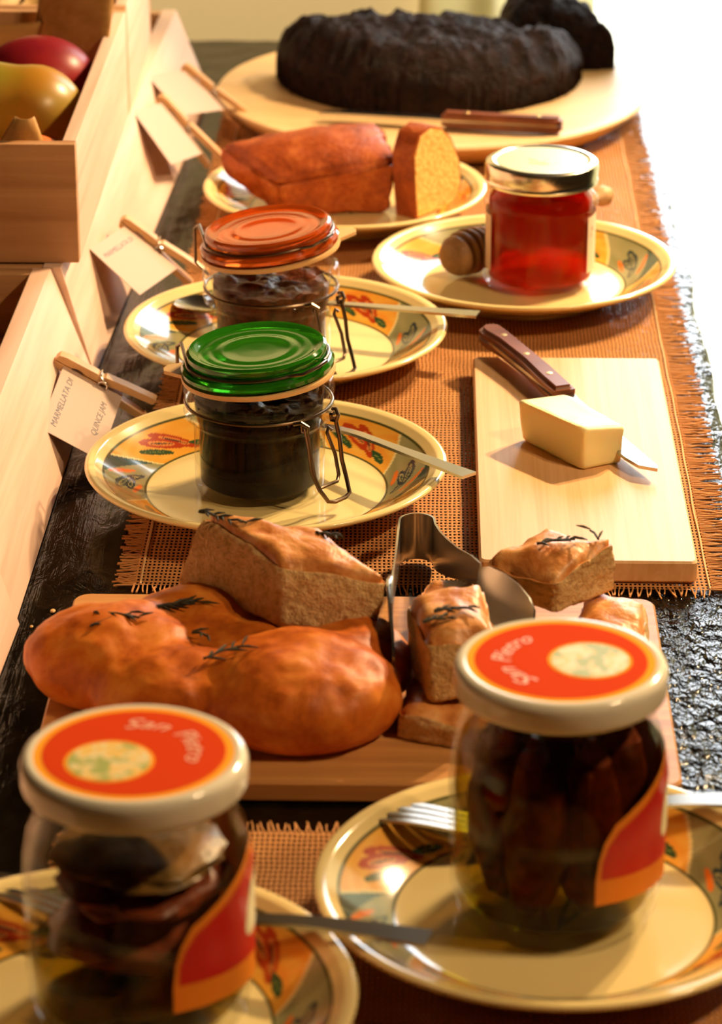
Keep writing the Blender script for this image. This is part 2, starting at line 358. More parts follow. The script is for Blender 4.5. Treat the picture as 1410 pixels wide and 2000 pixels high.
struct(b.build('wall_back', 'wall', smooth=False))
wn = struct(thing('window_1', 'tall french window behind sheer yellow curtains', 'window', (0, 0, -80)))
b = MB()
for x0, x1, z0, z1 in ((a0, a0+5, 0, zt), (a1-5, a1, 0, zt), (a0+5, a1-5, zt-5, zt), (a0+5, a1-5, 0, 6), ((a0+a1)/2-3, (a0+a1)/2+3, 6, zt-5)):
    b.box(((x0+x1)/2, wy+5, (z0+z1)/2), (x1-x0, 6, z1-z0))
wf = b.build('window_frame', 'frame', wn, smooth=False)
for x0, x1 in ((a0+5, (a0+a1)/2-3), ((a0+a1)/2+3, a1-5)):
    b = MB(); b.box(((x0+x1)/2, wy+5, (6+zt-5)/2), (x1-x0, .5, zt-11)); b.build('pane', 'window_glass', wf, smooth=False)
struct(wbox('terrace_ground', -400, 600, wy+12, wy+900, -14, -6, 'terrace'))
def curtain(name, x0, x1, label, seed):
    b = MB(); n = int((x1-x0)*2.2); vs_ = []; rows = 14
    for j in range(rows+1):
        z = 1 + (zt+6-1)*j/rows
        for i in range(n+1):
            x = x0+(x1-x0)*i/n; amp = 1.6-.5*j/rows
            y = wy-6+amp*math.sin(x*.85+seed+.4*math.sin(z*.02+x*.1))+.9*N3(x*.12, z*.006, seed)
            vs_.append((x, y, z))
    fs = [(j*(n+1)+i, j*(n+1)+i+1, (j+1)*(n+1)+i+1, (j+1)*(n+1)+i) for j in range(rows) for i in range(n)]
    b.add(vs_, fs); o = b.build(name, 'curtain', fix=False); return tag(o, label, 'curtain', 'sheer curtains at the window')
curtain('sheer_curtain', -1, 17.5, 'narrow sheer pale yellow curtain panel behind the dark cake', 1.0)
curtain('sheer_curtain', 50, 149, 'wide sheer yellow white curtain panel right of the table', 2.3)
b = MB(); b.tube([(-6, wy-6, zt+9), (156, wy-6, zt+9)], 1.2, 12)
for x in (-3, 152): b.tube([(x, wy-6, zt+9), (x, wy+.5, zt+9)], .8, 8)
struct(b.build('trim_1', 'brass'))

# ================================================================== table
tb = thing('console_table', 'long blackened wood table with a rough glossy right edge', 'table', (-20, 180, -80))
def table_top():
    x0, y0, y1 = -64.0, 55.0, 304.0; ny = 250; nx = 96; vs_ = []
    def xe(y):
        e = 20.4+.45*N3(0, y*.11, 3)+.25*N3(0, y*.5, 9)
        if y > 281: e -= (y-281)*.30+.5*abs(N3(0, y*.3, 2))
        return e
    for j in range(ny+1):
        y = y0+(y1-y0)*j/ny; e = xe(y)
        for i in range(nx+1):
            u = (i/nx)**.55; x = x0+(e-x0)*u
            yy = y+(.5*N3(x*.2, 0, 4) if j == ny else 0)
            z = -.06-.10*abs(N3(x*.45, y*.35, 1))-.06*abs(N3(x*1.3, y*1.1, 2))
            if e-x < 1.5: z -= .35*(1-(e-x)/1.5)**2*(1+.8*N3(x, y*.6, 6))
            vs_.append((x, yy, z))
    fs = [(j*(nx+1)+i, j*(nx+1)+i+1, (j+1)*(nx+1)+i+1, (j+1)*(nx+1)+i) for j in range(ny) for i in range(nx)]
    ring = [j*(nx+1)+nx for j in range(ny+1)]+[ny*(nx+1)+i for i in range(nx-1, -1, -1)]+[j*(nx+1) for j in range(ny-1, -1, -1)]+[i for i in range(1, nx)]
    prev = ring
    for k, (dz, dx) in enumerate(((1.2, .15), (2.6, .1), (4.2, -.1), (5.6, -.5))):
        base = len(vs_); 
        for q in ring:
            x, y, z = vs_[q]; o = .22*N3(x*.5, y*.6, dz, seed=5)
            vs_.append((x+(dx+o if x > -30 else 0), y, -dz))
        cur = list(range(base, base+len(ring))); L = len(ring)
        fs += [(prev[i], cur[i], cur[(i+1) % L], prev[(i+1) % L]) for i in range(L)]; prev = cur
    fs.append(tuple(prev[::-1]))
    b = MB(); b.add([(x+20, y-180, z+80) for x, y, z in vs_], fs); return b
table_top().build('table_top', 'table', tb, angle=60)
for x, y in ((-58, 62), (13, 62), (-58, 292), (10, 292)):
    b = MB(); b.hexa([(x+20+sx_*w_, y-180+sy_*w_, z) for z, w_ in ((0, 2.4), (74.6, 3.4)) for sx_, sy_ in ((-1, -1), (1, -1), (1, 1), (-1, 1))], bev=.3); b.build('leg', 'table', tb)

# ================================================================== burlap
def runner(name, x0, x1, y0, y1, label, cy, fr):
    """fr: fringe lengths left, right, near, far"""
    cx = 0.0; r = thing(name, label, 'table runner', (cx, cy, 0), 0)
    nx, ny = 70, int((y1-y0)); vs_ = []
    def hz(x, y): return .16+.03*N3(x*.2, y*.2, 1)
    for j in range(ny+1):
        for i in range(nx+1):
            x = x0+(x1-x0)*i/nx; y = y0+(y1-y0)*j/ny; vs_.append((x+.15*N3(0, y*.15, 2), y-cy+.15*N3(x*.15, 0, 3), hz(x, y)))
    fs = [(j*(nx+1)+i, j*(nx+1)+i+1, (j+1)*(nx+1)+i+1, (j+1)*(nx+1)+i) for j in range(ny) for i in range(nx)]
    b = MB(); b.add(vs_, fs); b.build('woven_cloth', 'burlap', r, fix=False)
    b = MB(); rnd = random.Random(3)
    def th(p, d, L):
        q = Vector(p); pts = [q]; dd = Vector(d)
        for k in range(4):
            dd = (dd+Vector((rnd.uniform(-.12, .12), rnd.uniform(-.12, .12), 0))).normalized(); q = q+dd*L/4; q = Vector((q.x, q.y, .08+.1*rnd.random())); pts.append(q)
        b.tube(pts, rnd.uniform(.045, .07), 4)
    y = y0
    while y < y1:
        if fr[0]: th((x0+.1, y-cy, .16), (-1, rnd.uniform(-.1, .1), 0), fr[0]*rnd.uniform(.8, 1.1))
        if fr[1]: th((x1-.1, y-cy, .16), (1, rnd.uniform(-.1, .1), 0), fr[1]*rnd.uniform(.85, 1.1))
        y += .24
    x = x0
    while x < x1:
        if fr[2]: th((x, y0+.1-cy, .16), (rnd.uniform(-.15, .15), -1, 0), fr[2]*rnd.uniform(.6, 1.1))
        if fr[3]: th((x, y1-.1-cy, .16), (rnd.uniform(-.15, .15), 1, 0), fr[3]*rnd.uniform(.7, 1.1))
        x += .27
    o = b.build('fringe', 'jute', r); o['kind'] = 'stuff'
    for xx in ((x0+.35,) if fr[0] else ())+((x1-.25,) if fr[1] else ()):
        b = MB(); b.tube([(xx+.15*N3(0, (y0+k)*.15, 2), y0+k-cy, .20) for k in range(int(y1-y0)+1)], .075, 5); b.build('hem_stitch', 'stitch', r)
    return r
runner('burlap_runner', -17.4, 17.4, 171.2, 281.0, 'long brown burlap runner with frayed edges under the jars and butter board', 226, (1.4, 2.0, 1.3, 0))
runner('burlap_mat', -17.5, 17.5, 92.0, 140.6, 'brown burlap mat under the two front plates, its frayed end showing between them', 116, (1.2, 1.6, 0, 1.1))

# ================================================================== plates
def plate_mesh():
    NA = 480
    prof = [(0, .35), (5.6, .35), (5.75, .04), (5.9, 0), (6.3, 0), (6.5, .08), (6.7, .4), (8.5, 1.05), (10.4, 1.95), (11.3, 2.4), (11.52, 2.56), (11.55, 2.68), (11.46, 2.79), (11.25, 2.82), (10.95, 2.74)]
    top = []
    for k in range(46):
        r = 10.9-(10.9-7.6)*k/45
        z = .85+(2.72-.85)*((r-7.6)/3.3)**1.25; top.append((r, z))
    prof += top+[(7.5, .835), (7.35, .82), (6.9, .80), (6, .8), (5, .8), (4, .8)]+[(3.2-.12*k, .8) for k in range(26)]+[(.0, .8)]
    b = MB(); b.lathe(prof, NA); me = b.mesh('plate', 'ceramic', fix=False, angle=60)
    v = np.array(b.v); r = np.hypot(v[:, 0], v[:, 1]); th = np.degrees(np.arctan2(v[:, 1], v[:, 0])); L = len(prof); idx = np.arange(len(v)) % L
    topm = idx >= 11
    cream = np.array((.87, .69, .31)); col = np.tile(cream, (len(v), 1))
    rng = np.random.RandomState(4)
    # smooth angular mottling
    def mott(f, ph): return .5+.5*np.sin(th*f*PI/180*3+ph+3*np.sin(r*1.7+ph))*np.sin(r*f*.9+ph*2+2*np.sin(th*.11+ph))
    band = topm & (r > 7.72) & (r < 10.32)
    sl = (r-9.0)*7.0                                  # slanted panel borders
    q = (th-3.0+22.5-sl) % 360; k = np.floor(q/45).astype(int); d = (q % 45)-22.5; 
    green = (k % 2 == 0)
    u = np.radians(d)*9.0; w = r-9.0
    orange = np.array((.90, .42, .05)); or2 = np.array((.84, .22, .02)); or3 = np.array((.92, .58, .12))
    mo = mott(2.3, .7)[:, None]; mo2 = mott(4.1, 2.1)[:, None]
    oc = orange*(1-.55*mo**3)+or2*.55*mo**3; oc = oc*(1-.45*mo2**3)+or3*.45*mo2**3
    gc = np.array((.27, .255, .11))*(1-.5*mo)+np.array((.46, .40, .19))*.5*mo
    pc = np.where(green[:, None], gc, oc); col[band] = pc[band]
    def ell(cx, cy, a, bb, ang): 
        ca, sa = math.cos(math.radians(ang)), math.sin(math.radians(ang)); x = (u-cx)*ca+(w-cy)*sa; y = -(u-cx)*sa+(w-cy)*ca
        return (x/a)**2+(y/bb)**2
    def paint(m_, c): col[m_ & band] = c
    G1 = np.array((.035, .085, .03)); RD = np.array((.50, .055, .012)); RD2 = np.array((.80, .28, .06)); DK = np.array((.035, .035, .03)); NV = np.array((.03, .05, .055))
    og = ~green
    # orange panels: two red petals with dark veins, two green leaves
    for cx, cy, a_, b_, ang in ((-.50, .02, 1.02, .62, 68), (.48, .12, 1.02, .60, 32)):
        e = ell(cx, cy, a_, b_, ang); paint(og & (e < 1), RD); paint(og & (ell(cx, cy, a_*.62, b_*.5, ang) < 1), RD2); paint(og & (ell(cx, cy, a_*.5, b_*.16, ang) < 1), DK)
    for cx, cy, a_, b_, ang in ((1.85, -.25, .85, .38, 35), (-1.7, -.62, .85, .30, 8)):
        paint(og & (ell(cx, cy, a_, b_, ang) < 1), G1); paint(og & (ell(cx, cy, a_*.7, b_*.10, ang) < 1), np.array((.25, .28, .06)))
    # green panels: dark blossom outlined, orange petals, a navy corner
    for cx, cy, a_, b_, ang in ((-.3, -.2, 1.0, .42, 50), (.3, .1, 1.05, .45, 25), (.65, -.35, .9, .30, 2)):
        paint(green & (ell(cx, cy, a_, b_, ang) < 1), NV); paint(green & (ell(cx, cy, a_*.7, b_*.45, ang) < 1), np.array((.36, .31, .12))); paint(green & (ell(cx, cy, a_*.5, b_*.18, ang) < 1), NV)
    for cx, cy, a_, b_, ang in ((-1.45, .35, .75, .28, 75), (1.5, -.75, .75, .24, 20)):
        paint(green & (ell(cx, cy, a_, b_, ang) < 1), np.array((.78, .18, .02)))
    paint(green & ((u+2.6)/1.5+(1.3-w)/1.4 < 1), np.array((.03, .075, .06)))
    paint((np.abs(np.abs(d)-22.5) < .75), np.array((.88, .70, .30)))
    line = topm & (((r > 10.26) & (r < 10.42)) | ((r > 7.62) & (r < 7.76))); col[line] = (.075, .075, .02)
    # little painted sprig in the middle
    x, y = v[:, 0], v[:, 1]
    for cx, cy, a_, b_, ang, c_ in ((.6, .3, 1.5, .14, 62, G1), (1.1, -.1, 1.3, .14, 48, G1), (-.4, .5, 1.2, .13, 80, (.70, .20, .03)), (.1, -.9, .8, .13, 55, G1)):
        ca, sa = math.cos(math.radians(ang)), math.sin(math.radians(ang)); xx = (x-cx)*ca+(y-cy)*sa; yy = -(x-cx)*sa+(y-cy)*ca
        col[topm & (r < 3.3) & ((xx/a_)**2+(yy/b_)**2 < 1)] = c_
    at = me.attributes.new('glaze', 'FLOAT_COLOR', 'POINT'); at.data.foreach_set('color', np.hstack([col, np.ones((len(v), 1))]).astype(np.float32).ravel())
    return me
PM = plate_mesh()
ZP = .20
plates = [
    ((-10.10, 184.6), 0, 'painted plate under the green-lidded jam jar'),
    ((-10.00, 210.6), 4, 'painted plate under the orange-lidded jam jar'),
    ((7.40, 225.9), 16, 'painted plate under the red honey jar'),
    ((-6.67, 244.9), 30, 'painted plate under the cut loaf cake'),
    ((6.40, 131.0), 14, 'painted plate under the right front jar of dark pickles'),
    ((-14.3, 120.5), -10, 'painted plate under the left front jar, partly out of the frame'),
]
for (x, y), a, lab in plates:
    o = link('dinner_plate', PM, None, (x, y, ZP), math.radians(a)); tag(o, lab, 'plate', 'painted ceramic plates along the table')
ZW = ZP+.80          # height of the flat plate centre

# ================================================================== wooden boxes and crate at the left
def box_planter(name, y0, y1, xb0, xb1, dt0, dt1, H, label):
    """low wooden box whose right wall leans back: base x at near / far end, top offset at near / far end"""
    r = thing(name, label, 'box', (xb0, y0, 0), 0, 'low wooden boxes at the left'); W_ = 30; th = 1.3
    def P(t, x, z):  # point along y (t 0..1), inward distance x from the right face, height z
        xb = xb0+(xb1-xb0)*t; dt = dt0+(dt1-dt0)*t
        return (xb+dt*z/H-x-xb0, (y1-y0)*t, z)
    L = y1-y0; e = 1.2/L
    def slab(t0, t1, x0, x1, z0, z1):
        return [P(t0, x1, z0), P(t0, x0, z0), P(t1, x0, z0), P(t1, x1, z0), P(t0, x1, z1), P(t0, x0, z1), P(t1, x0, z1), P(t1, x1, z1)]
    MB().hexa(slab(0, 1, 0, th, 0, H), bev=.08).build('side_panel', 'pine', r, angle=15)
    MB().hexa(slab(0, 1, W_-th, W_, 0, H), bev=.08).build('side_panel', 'pine', r, angle=15)
    for t0, t1 in ((.001, e), (1-e, .999)): MB().hexa(slab(t0, t1, th+.02, W_-th-.02, 0.02, H-.1), bev=.06).build('end_panel', 'pine_crosswise', r, angle=15)
    MB().hexa(slab(e*1.02, 1-e*1.02, th+.03, W_-th-.03, .1, .9)).build('bottom_panel', 'pine', r)
    # brown paper lining, a bent sheet lying inside
    b = MB(); n = 24; vs_ = []
    for j in range(n+1):
        t = e*1.4+(1-2.8*e)*j/n
        for i, (x, z) in enumerate(((th+.25, H-.4), (th+.5, 5.2), (th+3.5, 3.6), (12, 3.2), (24, 3.4), (W_-th-.6, 5.0), (W_-th-.3, H-.6))):
            p = P(t, x, z+.35*N3(i*1.7, j*.6, y0)); vs_.append(p)
    b.add(vs_, [(j*7+i, j*7+i+1, (j+1)*7+i+1, (j+1)*7+i) for j in range(n) for i in range(6)]); b.build('paper_lining', 'kraft', r, fix=False)
    return r
box_planter('wooden_box', 207.6, 283.0, -23.42, -20.2, -2.15, -3.05, 8.1, 'farthest low wooden box, three pegs leaning on its face')
box_planter('wooden_box', 166.0, 207.4, -23.86, -23.40, -2.85, -2.85, 8.1, 'middle low wooden box, with the readable jam card leaning on its face')
box_planter('wooden_box', 110.0, 165.7, -25.8, -23.62, -2.6, -2.45, 8.1, 'nearest low wooden box, mostly cut off by the left edge of the picture')

def crate(name, x1, y0, y1, z0, H, label):
    r = thing(name, label, 'crate', (x1, y0, z0), 0); W_ = 24; th = 1.0
    def pan(nm, x0, xx1, ya, yb, za, zb, mt): MB().hexa([(x0, ya, za), (xx1, ya, za), (xx1, yb, za), (x0, yb, za), (x0, ya, zb), (xx1, ya, zb), (xx1, yb, zb), (x0, yb, zb)], bev=.1).build(nm, mt, r, angle=15)
    L = y1-y0
    pan('end_panel', -W_, 0, 0, th, 0, H, 'pine_crosswise'); pan('end_panel', -W_, 0, L-th, L, 0, H, 'pine_crosswise')
    pan('side_panel', -th, 0, th+.02, L-th-.02, 0, H, 'pine'); pan('side_panel', -W_, -W_+th, th+.02, L-th-.02, 0, H, 'pine')
    pan('bottom_panel', -W_+th+.02, -th-.02, th+.02, L-th-.02, .2, 1.0, 'pine'); return r
CX = -24.35
crate('fruit_crate', CX, 208.4, 247.6, 8.15, 8.6, 'pine crate of mangoes standing on the wooden boxes at top left')
crate('paper_crate', CX-.1, 248.0, 270.0, 8.15, 8.6, 'pine crate of crumpled pale paper behind the fruit crate')
b = MB(); n = 40; vs_ = []
for j in range(n+1):
    for i in range(n+1):
        x = -47.0+21.4*i/n; y = 249.4+19.2*j/n
        vs_.append((x+36, y-259, 6.0+1.8*N3(x*.35, y*.35, 1)+1.1*N3(x*.9, y*.9, 2)))
b.add(vs_, [(j*(n+1)+i, j*(n+1)+i+1, (j+1)*(n+1)+i+1, (j+1)*(n+1)+i) for j in range(n) for i in range(n)])
o = b.build('crumpled_paper', 'pale_paper', None, (-36, 259, 9.6), fix=False); tag(o, 'crumpled pale paper filling the rear crate', 'paper'); o['kind'] = 'stuff'

def ball(fn, n=40, m=24):
    b = MB(); vs_ = []; fs = []
    for j in range(m+1):
        ph = PI*j/m
        for i in range(n):
            th = 2*PI*i/n; vs_.append(fn(math.sin(ph)*math.cos(th), math.sin(ph)*math.sin(th), math.cos(ph)))
    for j in range(m):
        for i in range(n): fs.append((j*n+i, j*n+(i+1) % n, (j+1)*n+(i+1) % n, (j+1)*n+i))
    b.add(vs_, fs); return b
def mango(x, y, z):
    k = math.sqrt(max(0, 1-abs(x)**3.0)/(1-x*x+1e-6))*(1-.07*math.exp(-((x-.28)/.2)**2)+.02*math.exp(-((x-.62)/.2)**2))
    return (x*6.9, y*3.9*k, z*3.65*k)
def q2(o, l, c, g=None): return tag(o, l, c, g)
q2(ball(mango).build('mango', 'mango', None, (-32.3, 224.3, 14.75), -.03), 'big yellow green mango lying in the crate', 'fruit')
q2(ball(lambda x, y, z: (x*4.6, y*4.0, z*3.6*(1+.05*x))).build('red_fruit', 'red_fruit', None, (-30.0, 233.4, 14.4)), 'dark red round fruit behind the yellow mango', 'fruit')
q2(ball(lambda x, y, z: (x*3.6, y*3.3, z*3.0)).build('orange', 'orange_fruit', None, (-28.5, 213.4, 13.0)), 'orange fruit behind a torn paper tip at the front of the crate', 'fruit')
def sheet(name, pts, loc, label, nu=10, nv=8, curl=.8):
    """torn paper sheet from four corners, softly bent"""
    b = MB(); A, B_, C_, D = [Vector(p) for p in pts]; vs_ = []
    for j in range(nv+1):
        for i in range(nu+1):
            u, v = i/nu, j/nv; p = A*(1-u)*(1-v)+B_*u*(1-v)+C_*u*v+D*(1-u)*v
            nn = (B_-A).cross(D-A).normalized(); vs_.append(p+nn*(curl*math.sin(u*PI)*(v)+.25*N3(u*3, v*3, 1)))
    fs = [(j*(nu+1)+i, j*(nu+1)+i+1, (j+1)*(nu+1)+i+1, (j+1)*(nu+1)+i) for j in range(nv) for i in range(nu)]
    b.add(vs_, fs); o = b.build(name, 'kraft', None, loc, fix=False)
    sm = o.modifiers.new('thickness', 'SOLIDIFY'); sm.thickness = .0006
    return tag(o, label, 'paper')
sheet('kraft_paper', [(-6.6, 0, -5.2), (3.0, .6, -5.2), (.5, -.3, 3.6), (-.9, -.2, 3.6)], (-27.8, 210.6, 14.6), 'small torn tip of brown paper at the front of the fruit crate')
sheet('kraft_paper', [(-6, 3.0, -5.8), (1.6, -8, -5.8), (2.6, -.5, 7.2), (-3.2, 3.2, 7.2)], (-27.0, 242.2, 15.2), 'tall folded brown paper in the far right corner of the fruit crate', curl=1.2)
sheet('kraft_paper', [(-5, 1.6, -5.6), (5, 1.6, -5.6), (4, 1.0, 1.6), (-5, .8, 1.2)], (-34.5, 243.0, 15.0), 'low brown paper behind the red fruit', curl=.4)

# ================================================================== clothes pegs holding cards
def peg_parts():
    """peg along +x from the jaw (0) to the handles; stacked in z; width in y"""
    out = []
    for s in (1, -1):
        # outline of one half seen from the side
        top = [(0, .10), (.15, .42), (.6, .52), (3.0, .56), (3.15, .46), (3.45, .46), (3.6, .62), (5.2, .78), (7.2, .92), (7.3, .88)]
        low = [(7.3, .58), (7.15, .48), (5.0, .28), (3.75, .10), (3.3, .05), (2.3, .03), (1.95, .16), (1.55, .16), (1.25, .03), (0, .03)]
        b = MB(); b.prism([(x, z*s) for x, z in top+low], -.5, .5, f=lambda x, z, y: (x, y, z)); out.append(b.mesh('peg_half', 'peg_wood', angle=30))
    b = MB(); b.tube([(3.65+.32*math.cos(a), -.72+1.44*a/(2*PI*5), .32*math.sin(a)) for a in np.linspace(0, 2*PI*5, 70)], .075, 6)
    for y in (-.60, .60):
        b.tube([(3.65, y, .32), (3.3, y, .50), (3.22, y*.8, .60), (3.22, 0, .62)], .07, 6); b.tube([(3.65, y, -.32), (3.3, y, -.50), (3.22, y*.8, -.60), (3.22, 0, -.62)], .07, 6)
    out.append(b.mesh('spring', 'spring')); return out
PEG = peg_parts()
def place_peg(J, H, label, card_label, lines=None, card=(4.5, 9.4), droop=9, off=.7, skew=0):
    J = Vector(J); H = Vector(H); a = (H-J).normalized(); w = Vector((0, 1, 0)); w = (w-a*w.dot(a)).normalized(); n = a.cross(w).normalized()
    if n.z < 0: n = -n; w = -w
    R = Matrix((a, w, n)).transposed().to_4x4(); loc = Vector((J.x*CM, J.y*CM, J.z*CM+T)); R.translation = loc
    r = bpy.data.objects.new('clothes_peg', None); C.objects.link(r); r.matrix_world = R; tag(r, label, 'clothes peg', 'wooden pegs holding the cards')
    link('peg_half', PEG[0], r); link('peg_half', PEG[1], r); link('spring', PEG[2], r)
    # card: along the peg axis, hanging out on the camera side, drooping about that axis
    q = math.radians(droop); wy_ = (w if w.y > 0 else -w)
    w2 = (wy_*math.cos(q)+n*math.sin(q))*math.cos(D(skew))+a*math.sin(D(skew)); a2 = (a-w2*a.dot(w2)).normalized(); n2 = w2.cross(-a2)   # w2 points away from the camera and up
    base = J+a*off+wy_*.30
    cr = bpy.data.objects.new('name_card', None); C.objects.link(cr)
    Rc = Matrix((w2, -a2, n2)).transposed().to_4x4(); o_ = base-w2*card[1]/2+a2*card[0]/2
    Rc.translation = Vector((o_.x*CM, o_.y*CM, o_.z*CM+T)); cr.matrix_world = Rc; tag(cr, card_label, 'card', 'paper cards held by pegs')
    b = MB(); b.box((0, 0, 0), (card[1], card[0], .035)); pp = b.build('paper', 'card', cr, smooth=False)
    for txt, h, u0, v0, wd in (lines or []):
        me, _ = text_mesh('lettering', txt, h, 'ink', lambda x, y, z: (u0+x, v0+y, .022+z*.3), shear=.25, font_w=wd); link('lettering', me, pp)
    return r
place_peg((-25.0, 198.4, 4.75), (-18.65, 198.4, 1.05), 'wooden clothes peg beside the rim of the green-lidded jar plate', 'card lettered in two lines, hanging from the nearest peg',
          [('MARMELLATA DI', .62, -3.7, 1.25, 6.6), ('QUINCE JAM', .62, -2.2, -1.45, 4.4)])
place_peg((-23.1, 225.8, 5.9), (-17.3, 225.8, 1.25), 'wooden clothes peg ending behind the orange-lidded jar plate', 'faintly lettered card on the peg behind the orange-lidded jar', [('MARMELLATA DI', .6, -3.4, 1.2, 6.0)], card=(5.0, 8.4), droop=6, skew=14)
place_peg((-22.75, 257.2, 6.9), (-18.1, 257.2, 1.2), 'wooden clothes peg just left of the loaf cake', 'blank looking card on the peg left of the loaf cake', None, card=(5.4, 8.2), droop=5, skew=16)
place_peg((-21.6, 268.5, 6.6), (-15.9, 268.0, 1.6), 'farthest clothes peg, leaning beside the round wooden cake board', 'pale card on the farthest peg beside the cake board', None, card=(4.8, 8.4), droop=6, skew=20)

# ================================================================== clip-top jars
def clip_jar(x, y, glass_mat, jam_mat, jam_top, label, lid_tilt, lid_gap, tabs, latch_az, smear):
    r = thing('clip_top_jar', label, 'jar', (x, y, ZW), 0, 'clip-top jam jars')
    outer = [(0, .18), (3.5, .12), (3.75, 0), (4.0, .12), (4.12, .5), (4.16, 2.5), (4.16, 4.55), (4.3, 4.9), (4.72, 5.15), (4.80, 5.45), (4.72, 5.72), (4.55, 5.9), (4.55, 6.12), (4.74, 6.3), (4.80, 6.8), (4.78, 7.3), (4.70, 7.62), (4.5, 7.72)]
    inner = [(4.28, 7.66), (4.22, 7.2), (4.15, 6.2), (4.05, 5.0), (3.86, 4.5), (3.84, .75), (3.5, .5), (0, .45)]
    MB().lathe(outer+inner, 72).build('jar_glass', 'clear_glass', r, fix=False)
    # jam: fills the inside, with an uneven top
    b = MB(); prof = [(0, .5), (3.45, .55), (3.78, .8), (3.80, min(4.5, jam_top)), (3.98, 5.0), (4.05, jam_top)] if jam_top > 5 else [(0, .5), (3.45, .55), (3.78, .8), (3.80, jam_top)]
    prof = prof+[(prof[-1][0]*(1-k/12), jam_top+.01) for k in range(1, 13)]
    b.lathe(prof, 60); b.v = [(vx, vy, vz+(.45*N3(vx*.6, vy*.6, 1)+.3*N3(vx*1.5, vy*1.5, 2) if vz >= jam_top-.001 else 0)) for vx, vy, vz in b.v]
    b.build('jam', jam_mat, r, fix=False, angle=80)
    if smear:
        b = MB(); rn = random.Random(5)
        for k in range(46):
            a = rn.uniform(0, 2*PI); z = rn.uniform(6.0, 7.5) if k > 20 else rn.uniform(6.0, 6.6); s_ = rn.uniform(.08, .24); rr = 4.17
            b.lathe([(0, s_*.5), (s_*.7, s_*.35), (s_, 0), (0, -.02)], 7, (rr*math.cos(a), rr*math.sin(a), z), R=Matrix.Rotation(a, 3, 'Z') @ Matrix.Rotation(-PI/2, 3, 'Y'))
        b.build('jam_smear', jam_mat, r, fix=False)
    # lid assembly tilted up to the right
    Q = Matrix.Rotation(lid_tilt[1], 3, 'X') @ Matrix.Rotation(-lid_tilt[0], 3, 'Y')
    z0 = 7.74+lid_gap
    def tl(b): b.v = [tuple(Q @ Vector(p)+Vector((0, 0, z0))) for p in b.v]; return b
    b = MB(); b.lathe([(3.9, 0), (4.86, 0), (4.9, .12), (4.86, .3), (4.4, .34), (3.9, .3), (3.9, 0)], 72)
    for ta in tabs:  # pull tabs of the rubber ring
        ca, sa = math.cos(ta), math.sin(ta)
        b.prism([(4.6*ca-1.3*sa, 4.6*sa+1.3*ca), (4.6*ca+1.3*sa, 4.6*sa-1.3*ca), (6.1*ca+.5*sa, 6.1*sa-.5*ca), (6.25*ca, 6.25*sa), (6.1*ca-.5*sa, 6.1*sa+.5*ca)], .03, .27)
    tl(b).build('rubber_ring', 'rubber', r)
    b = MB(); b.lathe([(0, -.15), (3.6, -.2), (3.85, -.1), (3.95, .34), (4.55, .36), (4.82, .5), (4.86, .78), (4.72, 1.0), (4.46, 1.08), (4.38, 1.2), (4.40, 1.34), (4.46, 1.5), (4.42, 1.78), (4.25, 1.92), (4.0, 1.90), (3.75, 1.72), (3.4, 1.66), (3.2, 1.70), (2.9, 1.64), (2.5, 1.62), (2.35, 1.68), (2.0, 1.60), (1.2, 1.58), (0, 1.57)], 72)
    tl(b).build('lid', glass_mat, r, fix=False)
    # wire round the lid groove
    b = MB(); b.tube([(4.52*math.cos(a), 4.52*math.sin(a), 1.20) for a in np.linspace(latch_az-2.1, latch_az-.35, 30)]+[(5.0*math.cos(latch_az-.22), 5.0*math.sin(latch_az-.22), 1.28), (5.15*math.cos(latch_az), 5.15*math.sin(latch_az), 1.45), (5.0*math.cos(latch_az+.22), 5.0*math.sin(latch_az+.22), 1.45)]+[(4.52*math.cos(a), 4.52*math.sin(a), 1.20) for a in np.linspace(latch_az+.35, latch_az+2.1, 30)], .12, 8)
    ba = latch_az+PI
    tl(b)
    def cyl(a, rr, t, z): return (rr*math.cos(a)-t*math.sin(a), rr*math.sin(a)+t*math.cos(a), z)
    e0 = Q @ Vector((4.52*math.cos(latch_az-2.1), 4.52*math.sin(latch_az-2.1), 1.2))+Vector((0, 0, z0)); e1 = Q @ Vector((4.52*math.cos(latch_az+2.1), 4.52*math.sin(latch_az+2.1), 1.2))+Vector((0, 0, z0))
    b.tube([tuple(e0), cyl(ba, 5.2, 1.6, z0+1.2), cyl(ba, 6.0, 1.2, z0+.7), cyl(ba, 6.0, 1.2, 6.8), cyl(ba, 4.95, 1.0, 6.0)], .12, 8); b.tube([tuple(e1), cyl(ba, 5.2, -1.6, z0+1.2), cyl(ba, 6.0, -1.2, z0+.7), cyl(ba, 6.0, -1.2, 6.8), cyl(ba, 4.95, -1.0, 6.0)], .12, 8)
    b.build('hinge_wire', 'wire', r)
    b = MB(); b.tube([(4.66*math.cos(a), 4.66*math.sin(a), 6.0) for a in np.linspace(0, 2*PI, 60)[:-1]], .11, 8, closed=True)
    for t in (-1.35, 1.35):
        b.tube([cyl(latch_az, 4.62, t*1.35, 6.0), cyl(latch_az, 5.1, t*1.2, 6.15), cyl(latch_az, 5.45, t*1.05, 5.9), cyl(latch_az, 5.35, t, 5.5), cyl(latch_az, 4.95, t, 5.45), cyl(latch_az, 4.9, t, 5.85), cyl(latch_az, 5.2, t*.96, 6.0)], .13, 8)
    b.build('neck_wire', 'wire', r)
    b = MB()
